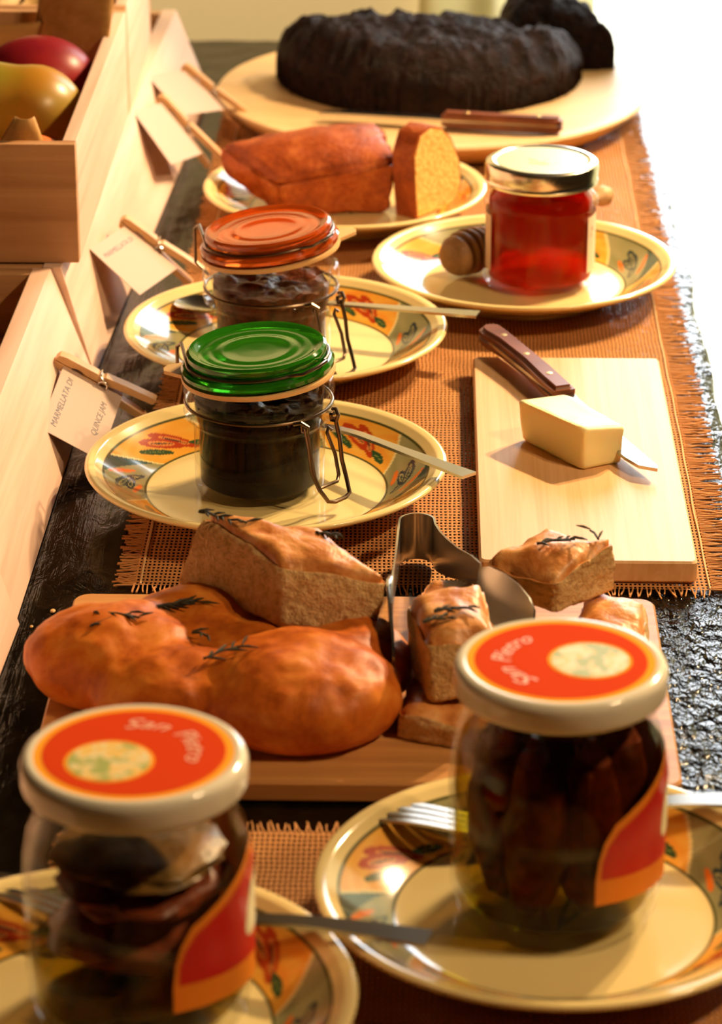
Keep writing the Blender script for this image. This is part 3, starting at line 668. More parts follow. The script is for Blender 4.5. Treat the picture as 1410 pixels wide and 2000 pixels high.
    b.tube([cyl(latch_az, 5.2, -1.38, 5.75), cyl(latch_az, 5.55, -1.42, 4.4), cyl(latch_az, 5.75, -1.40, 3.0), cyl(latch_az, 6.25, -1.28, 1.9), cyl(latch_az, 6.75, -1.0, 1.15), cyl(latch_az, 6.85, -.5, 1.0), cyl(latch_az, 6.85, .5, 1.0), cyl(latch_az, 6.75, 1.0, 1.15), cyl(latch_az, 6.25, 1.28, 1.9), cyl(latch_az, 5.75, 1.40, 3.0), cyl(latch_az, 5.55, 1.42, 4.4), cyl(latch_az, 5.2, 1.38, 5.75)], .14, 8)
    b.build('bail_lever', 'wire', r)
    b = MB()
    b.tube([cyl(latch_az, 5.15, -1.15, 4.9), cyl(latch_az, 5.0, -1.0, 5.1), cyl(latch_az, 5.0, -.85, 4.8), cyl(latch_az, 5.45, -1.1, 3.4), cyl(latch_az, 5.8, -1.05, 2.1), cyl(latch_az, 5.9, -.8, 1.75), cyl(latch_az, 5.9, .8, 1.75), cyl(latch_az, 5.8, 1.05, 2.1), cyl(latch_az, 5.45, 1.1, 3.4), cyl(latch_az, 5.0, .85, 4.8), cyl(latch_az, 5.0, 1.0, 5.1), cyl(latch_az, 5.15, 1.15, 4.9)], .12, 8)
    b.build('bail_loop', 'wire', r); return r
clip_jar(-10.5, 184.75, 'green_glass', 'berry_jam', 5.9, 'clip-top jar of nearly black jam with a green glass lid', (D(4.0), D(1)), .0, (D(168),), D(-40), True)
clip_jar(-10.82, 207.15, 'orange_glass', 'fig_jam', 6.2, 'clip-top jar of brown jam with an orange glass lid left ajar', (D(6.5), D(1)), .85, (D(18),), D(-38), False)

# ================================================================== cutlery
def spoon(name, bowl, end, label, L=18.5, lift=.0):
    B_ = Vector(bowl); E_ = Vector(end); d = E_-B_; rz = math.atan2(d.y, d.x); L = d.length; pit = math.atan2(d.z, math.hypot(d.x, d.y))
    r = bpy.data.objects.new(name, None); C.objects.link(r)
    R = (Matrix.Rotation(rz, 3, 'Z') @ Matrix.Rotation(-pit, 3, 'Y')).to_4x4(); R.translation = Vector((B_.x*CM, B_.y*CM, B_.z*CM+T)); r.matrix_world = R
    tag(r, label, 'spoon', 'dessert spoons'); b = MB(); nu, nr = 28, 8; vs_ = []
    for side in (0, 1):
        for j in range(nr+1):
            q = j/nr
            for i in range(nu):
                a = 2*PI*i/nu; x = 2.75*q*math.cos(a)+.3; y = 1.75*q*math.sin(a)*(1-.14*math.cos(a)); vs_.append((x, y, .62*(q*q-1)+(0 if side else -.10)+.45))
    fs = []; o2 = (nr+1)*nu
    for j in range(nr):
        for i in range(nu):
            k = (i+1) % nu; fs.append((o2+j*nu+i, o2+j*nu+k, o2+(j+1)*nu+k, o2+(j+1)*nu+i)); fs.append((j*nu+i, (j+1)*nu+i, (j+1)*nu+k, j*nu+k))
    for i in range(nu): k = (i+1) % nu; fs.append((nr*nu+i, o2+nr*nu+i, o2+nr*nu+k, nr*nu+k))
    b.add(vs_, fs); b.build('bowl', 'steel', r, angle=60)
    pts = []; wv = []
    for k in range(21):
        q = k/20; x = 2.7+(L-2.7)*q; z = .45+.55*math.sin(min(1, q*3)*PI/2)-.55*q; w = .32+.18*(1-min(1, q*5))+.50*max(0, q-.45)
        pts.append((x, 0, z)); wv.append((0, w, 0))
    b = MB(); b.ribbon(pts, wv, .2); b.build('handle', 'steel', r); return r
spoon('spoon', (-16.0, 215.9, 2.3), (3.75, 210.1, 3.5), 'steel spoon lying across the orange-lidded jar plate')
spoon('spoon', (-9.0, 192.6, 2.3), (2.8, 179.95, 3.4), 'steel spoon lying across the green-lidded jar plate')
def fork(name, tip, end, label):
    A = Vector(tip); E_ = Vector(end); d = E_-A; L = d.length; rz = math.atan2(d.y, d.x); pit = math.atan2(d.z, math.hypot(d.x, d.y))
    r = bpy.data.objects.new(name, None); C.objects.link(r)
    R = (Matrix.Rotation(rz, 3, 'Z') @ Matrix.Rotation(-pit, 3, 'Y')).to_4x4(); R.translation = Vector((A.x*CM, A.y*CM, A.z*CM+T)); r.matrix_world = R
    tag(r, label, 'fork', 'steel forks'); fz = lambda x: .70*math.cos(min(x, 7.5)/7.5*PI*1.15)-.70-.15*min(1, x/7.5)
    for k in range(4):
        y = (k-1.5)*.62; b = MB(); xs = np.linspace(0, 4.6, 12); b.ribbon([(x, y*(1-.02*x), fz(x)) for x in xs], [(0, .09+.10*min(1, x/1.5), 0) for x in xs], .17); b.build('tine', 'steel', r)
    xs = np.linspace(4.4, 6.6, 10); b = MB()
    pts = [(x, 0, fz(x)) for x in xs]; wv = [(0, 1.14*math.sqrt(max(.06, 1-((x-4.4)/2.35)**2.2)), 0) for x in xs]
    xs2 = np.linspace(6.75, L, 22); pts += [(x, 0, fz(7.5)+(fz(x)-fz(7.5) if x < 7.5 else .5*math.sin((x-7.5)/(L-7.5)*PI))) for x in xs2]; wv += [(0, .27+.45*max(0, (x-9)/(L-9)), 0) for x in xs2]
    b.ribbon(pts, wv, .2); b.build('handle', 'steel', r); return r
fork('fork', (-2.1, 138.2, 2.6), (16.8, 137.9, 5.1), 'steel fork behind the right front jar, tines at its left')
fork('fork', (-20.6, 130.4, 2.7), (0.25, 124.0, 5.2), 'steel fork behind the left front jar, blunt handle at its right')

# ================================================================== honey jar and dipper
HX, HY = 8.6, 226.1
r = thing('honey_jar', 'glass jar of red honey with a silvery yellow screw lid', 'jar', (HX, HY, ZW))
MB().lathe([(0, .25), (3.4, .2), (3.75, 0), (4.05, .15), (4.2, .5), (4.22, 1.2), (4.12, 1.3), (4.12, 6.0), (4.2, 6.15), (4.32, 6.5), (4.30, 6.85), (4.0, 7.2), (3.72, 7.5), (3.72, 8.6), (3.5, 8.6), (3.5, 7.5), (3.85, 7.0), (3.95, 6.4), (3.92, .7), (3.5, .55), (0, .55)], 72).build('jar_glass', 'clear_glass', r, fix=False)
MB().lathe([(0, .58), (3.5, .58), (3.88, .85), (3.91, 6.3), (3.85, 6.95), (3.48, 7.5), (3.46, 8.1), (3.4, 8.15), (0, 8.1)], 64).build('honey', 'honey', r, fix=False)
b = MB(); b.lathe([(3.55, 8.0), (4.05, 8.0), (4.22, 8.08), (4.26, 8.25), (4.18, 8.4), (4.22, 8.6), (4.25, 9.35), (4.18, 9.6), (3.95, 9.74), (3.70, 9.76), (3.60, 9.66), (3.45, 9.64), (0, 9.64)], 72); hl = b.build('lid', 'tin', r, fix=False)
t = Mt('lid_seal', (.80, .72, .36), .32, .35); v = t.coord(); n = t.noise(v, 55, 2); sp = nd(t.nt, 'ShaderNodeVectorMath', operation='LENGTH'); t.nt.links.new(v, sp.inputs[0])
inm = t.math('LESS_THAN', sp.outputs[1], .0965); t.set('Base Color', t.mix(t.math('MULTIPLY', t.math('GREATER_THAN', n, .52), t.math('LESS_THAN', sp.outputs[1], .0978)), (.84, .76, .40), (.40, .44, .18))); M['seal'] = t.m
MB().lathe([(0, 9.655), (3.4, 9.655), (3.4, 9.67), (0, 9.67)], 64).build('lid_disc', 'seal', hl, fix=False)
def patch(az0, az1, z0, z1, R, n=40): return [(R*math.cos(a), R*math.sin(a), z) for a in np.linspace(az0, az1, n) for z in (z0, z1)]
b = MB(); a0_, a1_ = D(-33), D(205)
for RR, flip in ((4.135, 0), (4.15, 1)):
    p = patch(a0_, a1_, 1.5, 5.85, RR); b.add(p, [(2*i, 2*i+2, 2*i+3, 2*i+1) for i in range(39)])
ls = b.build('label_strip', 'white_paper', r)
for tx, z in (('S', 4.7), ('I', 4.2), (':', 3.6)):
    me, _ = text_mesh('lettering', tx, .85, 'ink', lambda x, y, z_: (4.17*math.cos(D(-26)+x/4.16), 4.17*math.sin(D(-26)+x/4.16), z+y*.6)); link('lettering', me, ls)
# wooden dipper lying behind the jar, grooved head at its left
r = bpy.data.objects.new('honey_dipper', None); C.objects.link(r)
A = Vector((1.75, 226.1, 2.82)); E_ = Vector((14.3, 239.2, 4.0)); d = (E_-A)
R = (Matrix.Rotation(math.atan2(d.y, d.x), 3, 'Z') @ Matrix.Rotation(-math.atan2(d.z, math.hypot(d.x, d.y)), 3, 'Y')).to_4x4(); R.translation = Vector((A.x*CM, A.y*CM, A.z*CM+T)); r.matrix_world = R
tag(r, 'wooden honey dipper lying on the plate behind the honey jar', 'honey dipper')
prof = [(0, 0), (1.0, .02), (1.22, .14), (1.45, .5)]
for k in range(6):
    z = .75+k*.72; rr = 1.8-.07*abs(k-2)**1.7; prof += [(rr*.96, z-.12), (rr, z-.02), (rr, z+.16), (rr*.96, z+.26), (rr*.52, z+.32), (rr*.52, z+.54)]
prof += [(1.2, 5.15), (.6, 5.3), (0, 5.35)]
RY = Matrix.Rotation(PI/2, 3, 'Y')
b = MB(); b.lathe(prof, 40, R=RY); b.build('dipper_head', 'dipper_wood', r, angle=30)
L = d.length
b = MB(); b.lathe([(.0, 5.2), (.38, 5.3), (.42, 9), (.45, L-1.3), (.75, L-.9), (.85, L-.3), (.6, L+.15), (0, L+.25)], 24, R=RY); b.build('dipper_handle', 'peg_wood', r)

# ================================================================== pickle jars
ARTX = 1.35
def pickle_jar(x, y, rot, label, tilt):
    r = thing('pickle_jar', label, 'jar', (x, y, ZW), 0, 'front jars with red and white lids')
    MB().lathe([(0, .5), (3.4, .3), (3.9, .02), (4.5, .1), (4.85, .6), (5.05, 1.6), (5.14, 3.2), (5.16, 7.2), (5.08, 8.4), (4.85, 9.5), (4.5, 10.2), (4.45, 12.4), (4.25, 12.4), (4.28, 10.2), (4.65, 9.3), (4.88, 8.2), (4.96, 7.2), (4.94, 3.2), (4.85, 1.7), (4.5, .95), (3.8, .8), (0, .9)], 84).build('jar_glass', 'clear_glass', r, fix=False)
    zb = 11.65
    ld = MB().lathe([(4.3, zb), (4.85, zb), (4.98, zb+.12), (5.02, zb+.3), (5.0, zb+.8), (5.02, zb+1.1), (4.92, zb+1.35), (4.72, zb+1.48), (4.5, zb+1.5), (4.42, zb+1.45), (0, zb+1.45)], 84).build('lid', 'enamel', r, fix=False)
    zt_ = zb+1.45
    MB().lathe([(0, zt_), (4.42, zt_), (4.42, zt_+.012), (0, zt_+.012)], 72).build('lid_ring', 'lid_orange', ld, fix=False)
    MB().lathe([(0, zt_+.012), (4.05, zt_+.012), (4.05, zt_+.026), (0, zt_+.026)], 72).build('lid_disc', 'lid_red', ld, fix=False)
    ca, sa = math.cos(rot), math.sin(rot)
    for rr, z, mt, nm in ((1.98, .026, 'lid_orange', 'picture_border'), (1.82, .04, 'lid_picture', 'lid_picture')):
        b = MB(); b.lathe([(0, z), (rr, z), (rr, z+.014), (0, z+.014)], 48, (ARTX*ca, ARTX*sa, zt_)); b.build(nm, mt, ld, fix=False)
    # script round the far side from the picture, reading clockwise
    for word, a_start, wd in (('San', 242, 2.1), ('Pietro', 185, 3.1)):
        Rr = 2.35
        def f(xx, yy, zz, a_start=a_start):
            a = rot+D(a_start)-xx/(Rr+.35); q = Rr+yy; return (q*math.cos(a), q*math.sin(a), zt_+.03+zz)
        me, _ = text_mesh('lettering', word, 1.3, 'letter', f, shear=.35, font_w=wd); link('lettering', me, ld)
    # front label, shaped like a pennant
    def lab(name, pts, RR, mt, par):
        n = len(pts); cx_ = sum(p[0] for p in pts)/n; cz_ = sum(p[1] for p in pts)/n; bm = bmesh.new()
        vsx = [bm.verts.new((p[0], p[1], 0)) for p in pts]; bm.faces.new(vsx); bmesh.ops.triangulate(bm, faces=bm.faces[:])
        for k in range(4):
            bmesh.ops.subdivide_edges(bm, edges=[e for e in bm.edges if abs(e.verts[0].co.x-e.verts[1].co.x) > 4.5], cuts=1); bmesh.ops.triangulate(bm, faces=bm.faces[:])
        bm.verts.index_update()
        def P(v, R2):
            a = D(v.co.x)-PI/2; bulge = -(.0 if 1.8 < v.co.y < 7.3 else min(.28, abs(v.co.y-(7.3 if v.co.y > 7 else 1.8))**1.5*.09)); return ((R2+bulge)*math.cos(a), (R2+bulge)*math.sin(a), v.co.y)
        b = MB(); b.add([P(v, RR) for v in bm.verts], [[v.index for v in f.verts] for f in bm.faces]); bm.free(); return b.build(name, mt, par, angle=80)
    Z = -.95
    left = [(18.5, 3.75), (18.5, 5.0), (20, 6.1), (23, 7.0), (29, 7.85), (40, 8.4), (53, 8.9), (65, 9.35), (80, 9.8)]
    right = [(150, 9.8), (150, 3.3)]; low = [(110, 2.9), (85, 3.25), (70, 3.45), (55, 3.6), (38, 3.7), (27, 3.75)]
    P0 = [(a+tilt, z+Z) for a, z in left+right+low]
    lb = lab('front_label', P0, 5.19, 'label_orange', r)
    inn = [(21.5, 5.1), (22, 6.0), (25, 6.75), (31, 7.45), (41, 7.95), (54, 8.45), (66, 8.9), (82, 9.35), (150, 9.35), (150, 4.3), (112, 4.05), (86, 4.4), (71, 4.7), (56, 4.85), (38, 5.0)]
    lab('label_field', [(a+tilt, z+Z) for a, z in inn], 5.205, 'label_red', lb)
    shp = [(67, 6.3), (70, 7.4), (76, 8.3), (90, 8.6), (150, 8.6), (150, 5.8), (90, 5.7), (74, 5.7), (69, 5.85)]
    lab('label_emblem', [(a+tilt, z+Z) for a, z in shp], 5.22, 'label_cream', lb)
    return r
JR = (6.45, 131.9); JL = (-12.65, 122.1)
pickle_jar(*JR, D(0), 'full jar of dark pickles with a red lid, on the right front plate', 0)
pickle_jar(*JL, D(222), 'half empty pickle jar with a red lid, at the lower left corner', 3)
def oil(x, y, ztop, label):
    o = MB().lathe([(0, .95), (3.75, .88), (4.42, 1.05), (4.78, 1.75), (4.86, 3.2), (4.88, min(ztop, 7.2))]+([(4.80, 8.2), (4.58, min(ztop, 9.3))] if ztop > 7.2 else [])+[(0, ztop)], 64).build('oil', 'oil', None, (x, y, ZW), fix=False); tag(o, label, 'oil'); o['kind'] = 'stuff'; return o
oil(*JR, 9.2, 'yellow green oil around the dark pickles in the full right jar'); oil(*JL, 3.6, 'shallow yellow oil in the bottom of the half empty left jar')
def lump(name, x, y, z, rx, ry, rz_, rot, mt, label, group, seed):
    def fn(a, b_, c): 
        k = 1+.22*N3(a*1.6, b_*1.6, c*1.6, seed=seed)+.10*N3(a*4, b_*4, c*4, seed=seed); return (a*rx*k, b_*ry*k, c*rz_*k)
    b = ball(fn, 28, 20); R = Matrix.Rotation(rot[2], 3, 'Z') @ Matrix.Rotation(rot[1], 3, 'Y') @ Matrix.Rotation(rot[0], 3, 'X'); b.v = [tuple(R @ Vector(p)) for p in b.v]
    o = b.build(name, mt, None, (x, y, z), fix=False); return tag(o, label, 'pickle', group)
for k in range(7):
    a = D(-90+k*360/7-22); rr = 2.8; h = 4.45-.2*(k % 2)
    lump('pickle', JR[0]+rr*math.cos(a), JR[1]+rr*math.sin(a), ZW+1.15+h+.25*(k % 3), 1.55, 1.5, h, (0, 0, a), 'pickle', 'long dark red pickle standing in the full right jar', 'pickles standing in the right jar', k)
lump('pickle', JR[0], JR[1], ZW+5.7, 1.3, 1.3, 4.3, (0, 0, 0), 'pickle', 'long dark red pickle standing in the full right jar', 'pickles standing in the right jar', 9)
for k, (dx, dy, z, rx, ry, rz_, rz2, mt) in enumerate(((-.3, -1.9, 2.2, 3.7, 1.95, 1.15, .1, 'pickle_dark'), (.5, 1.9, 2.2, 3.5, 1.9, 1.1, -.3, 'pickle_dark'), (.1, -.2, 4.6, 3.95, 3.7, 1.4, .2, 'pickle'), (.1, .1, 6.9, 3.95, 3.7, 1.05, -.2, 'pickle'), (.2, -.1, 8.3, 3.6, 3.4, .6, .15, 'pickle_dark'))):
    lump('pickle', JL[0]+dx, JL[1]+dy, ZW+z, rx, ry, rz_, (0, 0, rz2), mt, ('dark pickle lying low in the half empty left jar', 'dark pickle lying low in the half empty left jar', 'thick reddish pickle across the middle of the left jar', 'dark greenish pickle below the topmost one in the left jar', 'topmost dark pickle in the half empty left jar')[k], 'pickles lying in the left jar', 20+k)

# ================================================================== boards, butter, knives
def board(name, x0, x1, y0, y1, z0, z1, mt, label, rad=.6, sk=0.0):
    cx, cy = (x0+x1)/2, (y0+y1)/2; w, d = x1-x0, y1-y0
    b = MB(); pr = rrect(w, d, rad, 6); ins = [(x*(1-.24/w), y*(1-.24/d)) for x, y in pr]; n = len(pr); h = z1-z0
    rings = [(ins, 0), (pr, .14), (pr, h-.14), (ins, h)]; vs_ = []
    for p, z in rings: vs_ += [(x+sk*y, y, z) for x, y in p]
    fs = [(k*n+i, k*n+(i+1) % n, (k+1)*n+(i+1) % n, (k+1)*n+i) for k in range(3) for i in range(n)]+[tuple(range(n))[::-1], tuple(range(3*n, 4*n))]
    b.add(vs_, fs); o = b.build(name, mt, None, (cx, cy, z0), angle=25); return tag(o, label, 'cutting board')
board('cutting_board', 3.35, 16.45, 171.9, 207.7, .24, 1.65, 'bamboo', 'pale bamboo board carrying the butter', .35)
board('cutting_board', -20.55, 13.55, 144.0, 167.6, .02, 1.2, 'board_wood', 'reddish brown board carrying the focaccia', .9)
ZB = 1.66; ZD = 1.21
def block(c8, n=14, amp=.08, dome=0.0, scale=.9, seed=0, top_mi=1, pock=0.0, round_=.12, rim=0.0, puff=0.0):
    """a hand-cut block from eight corners (four below, four above); the top faces get material 1"""
    P = [Vector(p) for p in c8]; b = MB(); bm = bmesh.new(); cache = {}
    def tri(u, v, w):
        lo = P[0]*(1-u)*(1-v)+P[1]*u*(1-v)+P[2]*u*v+P[3]*(1-u)*v; hi = P[4]*(1-u)*(1-v)+P[5]*u*(1-v)+P[6]*u*v+P[7]*(1-u)*v
        p = lo*(1-w)+hi*w
        if puff:
            m_ = max(abs(2*u-1), abs(2*v-1))
            p = p-Vector((0, 0, puff*(m_**7)*w**5)); ctr = (P[4]+P[5]+P[6]+P[7])/4; p = p+Vector(((ctr-p).x, (ctr-p).y, 0))*.07*puff*w**5
        if w > .999 or dome: p = p+Vector((0, 0, dome*w*(math.sin(PI*u)*math.sin(PI*v))**.6+(.55*rim*w*N3(u*3, v*3, 0, seed=seed+3))))
        return p
    cen = sum(P, Vector())/8
    def V(i, j, k):
        key = (i, j, k)
        if key not in cache:
            u, v, w = i/n, j/n, k/n; p = tri(u, v, w)
            # soften corners
            e = sum(1 for q in (u, v, w) if q < .001 or q > .999)
            if e > 1: p = p+(cen-p)*round_*.16*(e-1)
            d = (p-cen).normalized()
            a_ = amp if k < n else amp*.8
            p = p+d*(a_*N3(p.x, p.y, p.z, scale, seed)+a_*.6*N3(p.x, p.y, p.z, scale*3.1, seed+1)-(pock*max(0, N3(p.x, p.y, p.z, 4.2, seed+2)) if k < n else 0))
            if k == 0: p.z = max(p.z, min(P[0].z, P[1].z, P[2].z, P[3].z))
            cache[key] = bm.verts.new(p)
        return cache[key]
    fc = []
    R_ = range(n)
    for i in R_:
        for j in R_:
            fc.append((V(i, j, 0), V(i, j+1, 0), V(i+1, j+1, 0), V(i+1, j, 0), 0)); fc.append((V(i, j, n), V(i+1, j, n), V(i+1, j+1, n), V(i, j+1, n), top_mi))
            fc.append((V(i, 0, j), V(i+1, 0, j), V(i+1, 0, j+1), V(i, 0, j+1), top_mi if j >= n-1 else 0)); fc.append((V(i+1, n, j), V(i, n, j), V(i, n, j+1), V(i+1, n, j+1), top_mi if j >= n-1 else 0))
            fc.append((V(0, i+1, j), V(0, i, j), V(0, i, j+1), V(0, i+1, j+1), top_mi if j >= n-1 else 0)); fc.append((V(n, i, j), V(n, i+1, j), V(n, i+1, j+1), V(n, i, j+1), top_mi if j >= n-1 else 0))
    for f in fc: bm.faces.new(f[:4]).material_index = f[4]
    bm.verts.index_update(); bm.faces.index_update(); b.add([v.co for v in bm.verts], [[v.index for v in f.verts] for f in bm.faces]); b.mi = [f.material_index for f in bm.faces]; bm.free(); return b
def at(b, o): b.v = [(x-o[0], y-o[1], z-o[2]) for x, y, z in b.v]; return b
# butter: front left corner F, left L, back B, right R
Fp, Lp, Rp = (10.15, 186.3), (6.35, 191.6), (12.75, 187.75); Bp = (8.95, 193.0)
b = block([(*Fp, ZB), (*Rp, ZB), (*Bp, ZB), (*Lp, ZB), (10.15, 186.2, ZB+2.95), (12.95, 187.7, ZB+2.55), (9.3, 193.2, ZB+2.75), (6.0, 191.3, ZB+3.0)], 16, .05, 0.0, .5, 3, 0, 0, .22)
o = at(b, (9.6, 189.6, ZB)).build('butter', 'butter', None, (9.6, 189.6, ZB), angle=50); tag(o, 'pale yellow block of butter on the bamboo board', 'butter')
def table_knife(tail, tip, hl, label, hw=1.15, bw=1.0, rivets=3, zb=.12, rollx=0):
    A = Vector(tail); E_ = Vector(tip); d = E_-A; L = d.length; r = bpy.data.objects.new('knife', None); C.objects.link(r)
    R = (Matrix.Rotation(math.atan2(d.y, d.x), 3, 'Z') @ Matrix.Rotation(-math.atan2(d.z, math.hypot(d.x, d.y)), 3, 'Y') @ Matrix.Rotation(rollx, 3, 'X')).to_4x4(); R.translation = Vector((A.x*CM, A.y*CM, A.z*CM+T)); r.matrix_world = R
    tag(r, label, 'knife', 'wood handled knives'); th = .72
    prof = [(0, -.55*hw), (.5, -.95*hw), (1.3, -.98*hw), (3.0, -.72*hw), (hl*.55, -.62*hw), (hl*.8, -.78*hw), (hl-.2, -.80*hw), (hl, -.7*hw), (hl, .62*hw), (hl*.7, .74*hw), (hl*.4, .72*hw), (1.6, .68*hw), (.5, .58*hw), (0, .2*hw)]
    for s in (1, -1):
        bm = bmesh.new(); n = len(prof); lo = [bm.verts.new((x, y, s*.10)) for x, y in prof]; hi = [bm.verts.new((x, y, s*th)) for x, y in prof]
        bm.faces.new(lo[::-1]); bm.faces.new(hi)
        for i in range(n): bm.faces.new((lo[i], lo[(i+1) % n], hi[(i+1) % n], hi[i]))
        bmesh.ops.recalc_face_normals(bm, faces=bm.faces[:]); bmesh.ops.bevel(bm, geom=[e for e in bm.edges if all(v in hi for v in e.verts)], offset=.28, segments=3, affect='EDGES'); bm.verts.index_update()
        b = MB(); b.add([v.co for v in bm.verts], [[v.index for v in f.verts] for f in bm.faces]); bm.free(); b.build('handle_scale', 'handle_wood', r, angle=35)
    bl = [(.2, -.4*hw), (.6, -.85*hw), (hl, -.66*hw), (hl+.9, -.62*hw), (hl+1.0, -bw), (L-2.5, -bw), (L-.9, -bw*.72), (L, .25), (L-.4, bw*.5), (hl+1.2, bw*.55), (hl, .55*hw), (.5, .5*hw)]
    b = MB(); b.prism(bl, -zb, zb); b.build('blade', 'steel', r, angle=30)
    for k in range(rivets):
        b = MB(); x = hl*(.2+.6*k/max(1, rivets-1)); b.lathe([(0, th+.04), (.22, th+.03), (.30, th-.06), (.30, -th+.06), (.22, -th-.03), (0, -th-.04)], 16, (x, -.05*hw, 0)); b.build('rivet', 'brass', r)
    return r
table_knife((4.55, 209.2, ZB+1.3), (14.6, 184.6, ZB+.75), 13.0, 'wooden handled knife on the bamboo board, its blade tucked behind the butter', 1.1, .9, 3)

# ================================================================== cakes
o = MB().lathe([(0, .05), (16.6, .05), (17.4, .3), (18.6, 1.2), (19.4, 1.9), (19.5, 2.1), (19.35, 2.3), (18.9, 2.36), (17.5, 2.24), (14.2, 2.18), (0, 2.15)], 96).build('cake_board', 'turned_wood', None, (.35, 276.0, .42), fix=False); tag(o, 'round turned wooden platter carrying the dark chocolate cake', 'platter')
ZK = .42+2.24
def choc(name, fn_in, x0, x1, y0, y1, h, label, seed, step=.28):
    """cake piece: height field over an outline, closed with a flat base"""
    nx = int((x1-x0)/step); ny = int((y1-y0)/step); H = {}
    b = MB(); vid = {}; 
    def top(x, y):
        d = fn_in(x, y)
        if d <= 0: return None
        e = 1-math.exp(-d*1.9)
        return h(x, y)*(.15+.85*min(1, (d/2.6))**.40 if d < 2.6 else 1)+(.85*N3(x*.36, y*.36, 0, seed=seed)+.48*N3(x*1.1, y*1.1, 0, seed=seed+1)+.26*N3(x*2.6, y*2.6, 0, seed=seed+2))*min(1, d/.8)
    for i in range(nx+1):
        for j in range(ny+1):
            x = x0+(x1-x0)*i/nx; y = y0+(y1-y0)*j/ny; t_ = top(x, y)
            if t_ is not None: H[i, j] = (x, y, max(.1, t_))
    vs_ = []; fs = []
    def V(i, j, lo):
        k = (i, j, lo)
        if k not in vid: vid[k] = len(vs_); x, y, z = H[i, j]; vs_.append((x, y, 0 if lo else z))
        return vid[k]
    cells = [(i, j) for i in range(nx) for j in range(ny) if all(q in H for q in ((i, j), (i+1, j), (i+1, j+1), (i, j+1)))]; cs = set(cells)
    for i, j in cells:
        fs.append((V(i, j, 0), V(i+1, j, 0), V(i+1, j+1, 0), V(i, j+1, 0))); fs.append((V(i, j, 1), V(i, j+1, 1), V(i+1, j+1, 1), V(i+1, j, 1)))
        for (di, dj), (p, q) in (((-1, 0), ((i, j+1), (i, j))), ((1, 0), ((i+1, j), (i+1, j+1))), ((0, -1), ((i, j), (i+1, j))), ((0, 1), ((i+1, j+1), (i, j+1)))):
            if (i+di, j+dj) not in cs: fs.append((V(*p, 1), V(*q, 1), V(*q, 0), V(*p, 0)))
    b.add(vs_, fs); cx, cy = (x0+x1)/2, (y0+y1)/2; at(b, (cx, cy, 0)); o = b.build(name, 'choc', None, (cx, cy, ZK), angle=75); return tag(o, label, 'cake', 'dark chocolate cake pieces')
choc('chocolate_cake', lambda x, y: min(14.1-math.hypot(x-.1, (y-280.6)), 281.2+.6*math.sin(x*.5)-y), -14.2, 14.4, 266.2, 282.2, lambda x, y: 5.6+.9*math.exp(-((x+3)/8)**2)*min(1, (y-266)/9)-.5*max(0, (x-6)/8), 'wide dark chocolate cake with a cut back edge', 1)
choc('chocolate_cake_slice', lambda x, y: min(17.4-x, x-6.4, y-282.1-.06*(x-6), 19.1-math.hypot(x-.35, y-276.0)), 6.2, 17.6, 281.0, 289.8, lambda x, y: 6.6-.9*max(0, (x-11)/6.5)**1.5, 'dark chocolate cake slice standing behind the right end of the cake', 30)
table_knife((11.6, 260.6, ZK+.95), (-9.5, 265.0, ZK+.75), 10.5, 'dark wooden handled knife on the front edge of the round platter', .95, .8, 2)
# loaf cake and slice on the far plate
ZL = ZP+.84
b = block([(-11.9, 242.4, ZL), (-2.9, 243.4, ZL), (-6.2, 251.4, ZL+.3), (-16.8, 248.2, ZL+1.9), (-12.2, 242.0, ZL+2.6), (-2.2, 243.0, ZL+4.4), (-3.9, 252.0, ZL+5.3), (-17.3, 248.0, ZL+4.3)], 22, .28, 1.5, .5, 12, 0, 0, .6)
lo_ = at(b, (-9, 246, ZL)).build('loaf_cake', 'cake_crust', None, (-9, 246, ZL), angle=80); tag(lo_, 'brown loaf cake with its end cut off, on the far plate', 'cake')
tv = Vector((.62, .785, 0)); nv = Vector((.785, -.62, 0)); S0 = Vector((-.9, 242.0, ZL))
prof = [(x*1.28, z*1.07) for x, z in ((-.1, 0), (4.0, 0), (4.5, 1.6), (4.25, 3.6), (3.4, 5.4), (2.4, 6.5), (1.2, 6.9), (.1, 6.5), (-.5, 5.0), (-.35, 2.2))]
def sl(name, pf, n0, n1, mt, parent):
    b = MB(); b.prism(pf, n0, n1, f=lambda x, z, w: tuple(tv*x+nv*w+Vector((0, 0, z))))
    return b.build(name, mt, parent, angle=50)
r = thing('loaf_cake_slice', 'thick yellow slice leaning at the cut end of the loaf cake', 'cake', S0)
sl('cake_rind', prof, -1.9, .18, 'cake_crust', r)
cxp, czp = 2.4, 3.4; sl('cake_crumb', [(cxp+(x-cxp)*.93, czp+(z-czp)*.95) for x, z in prof], .0, .26, 'cake_crumb', r)

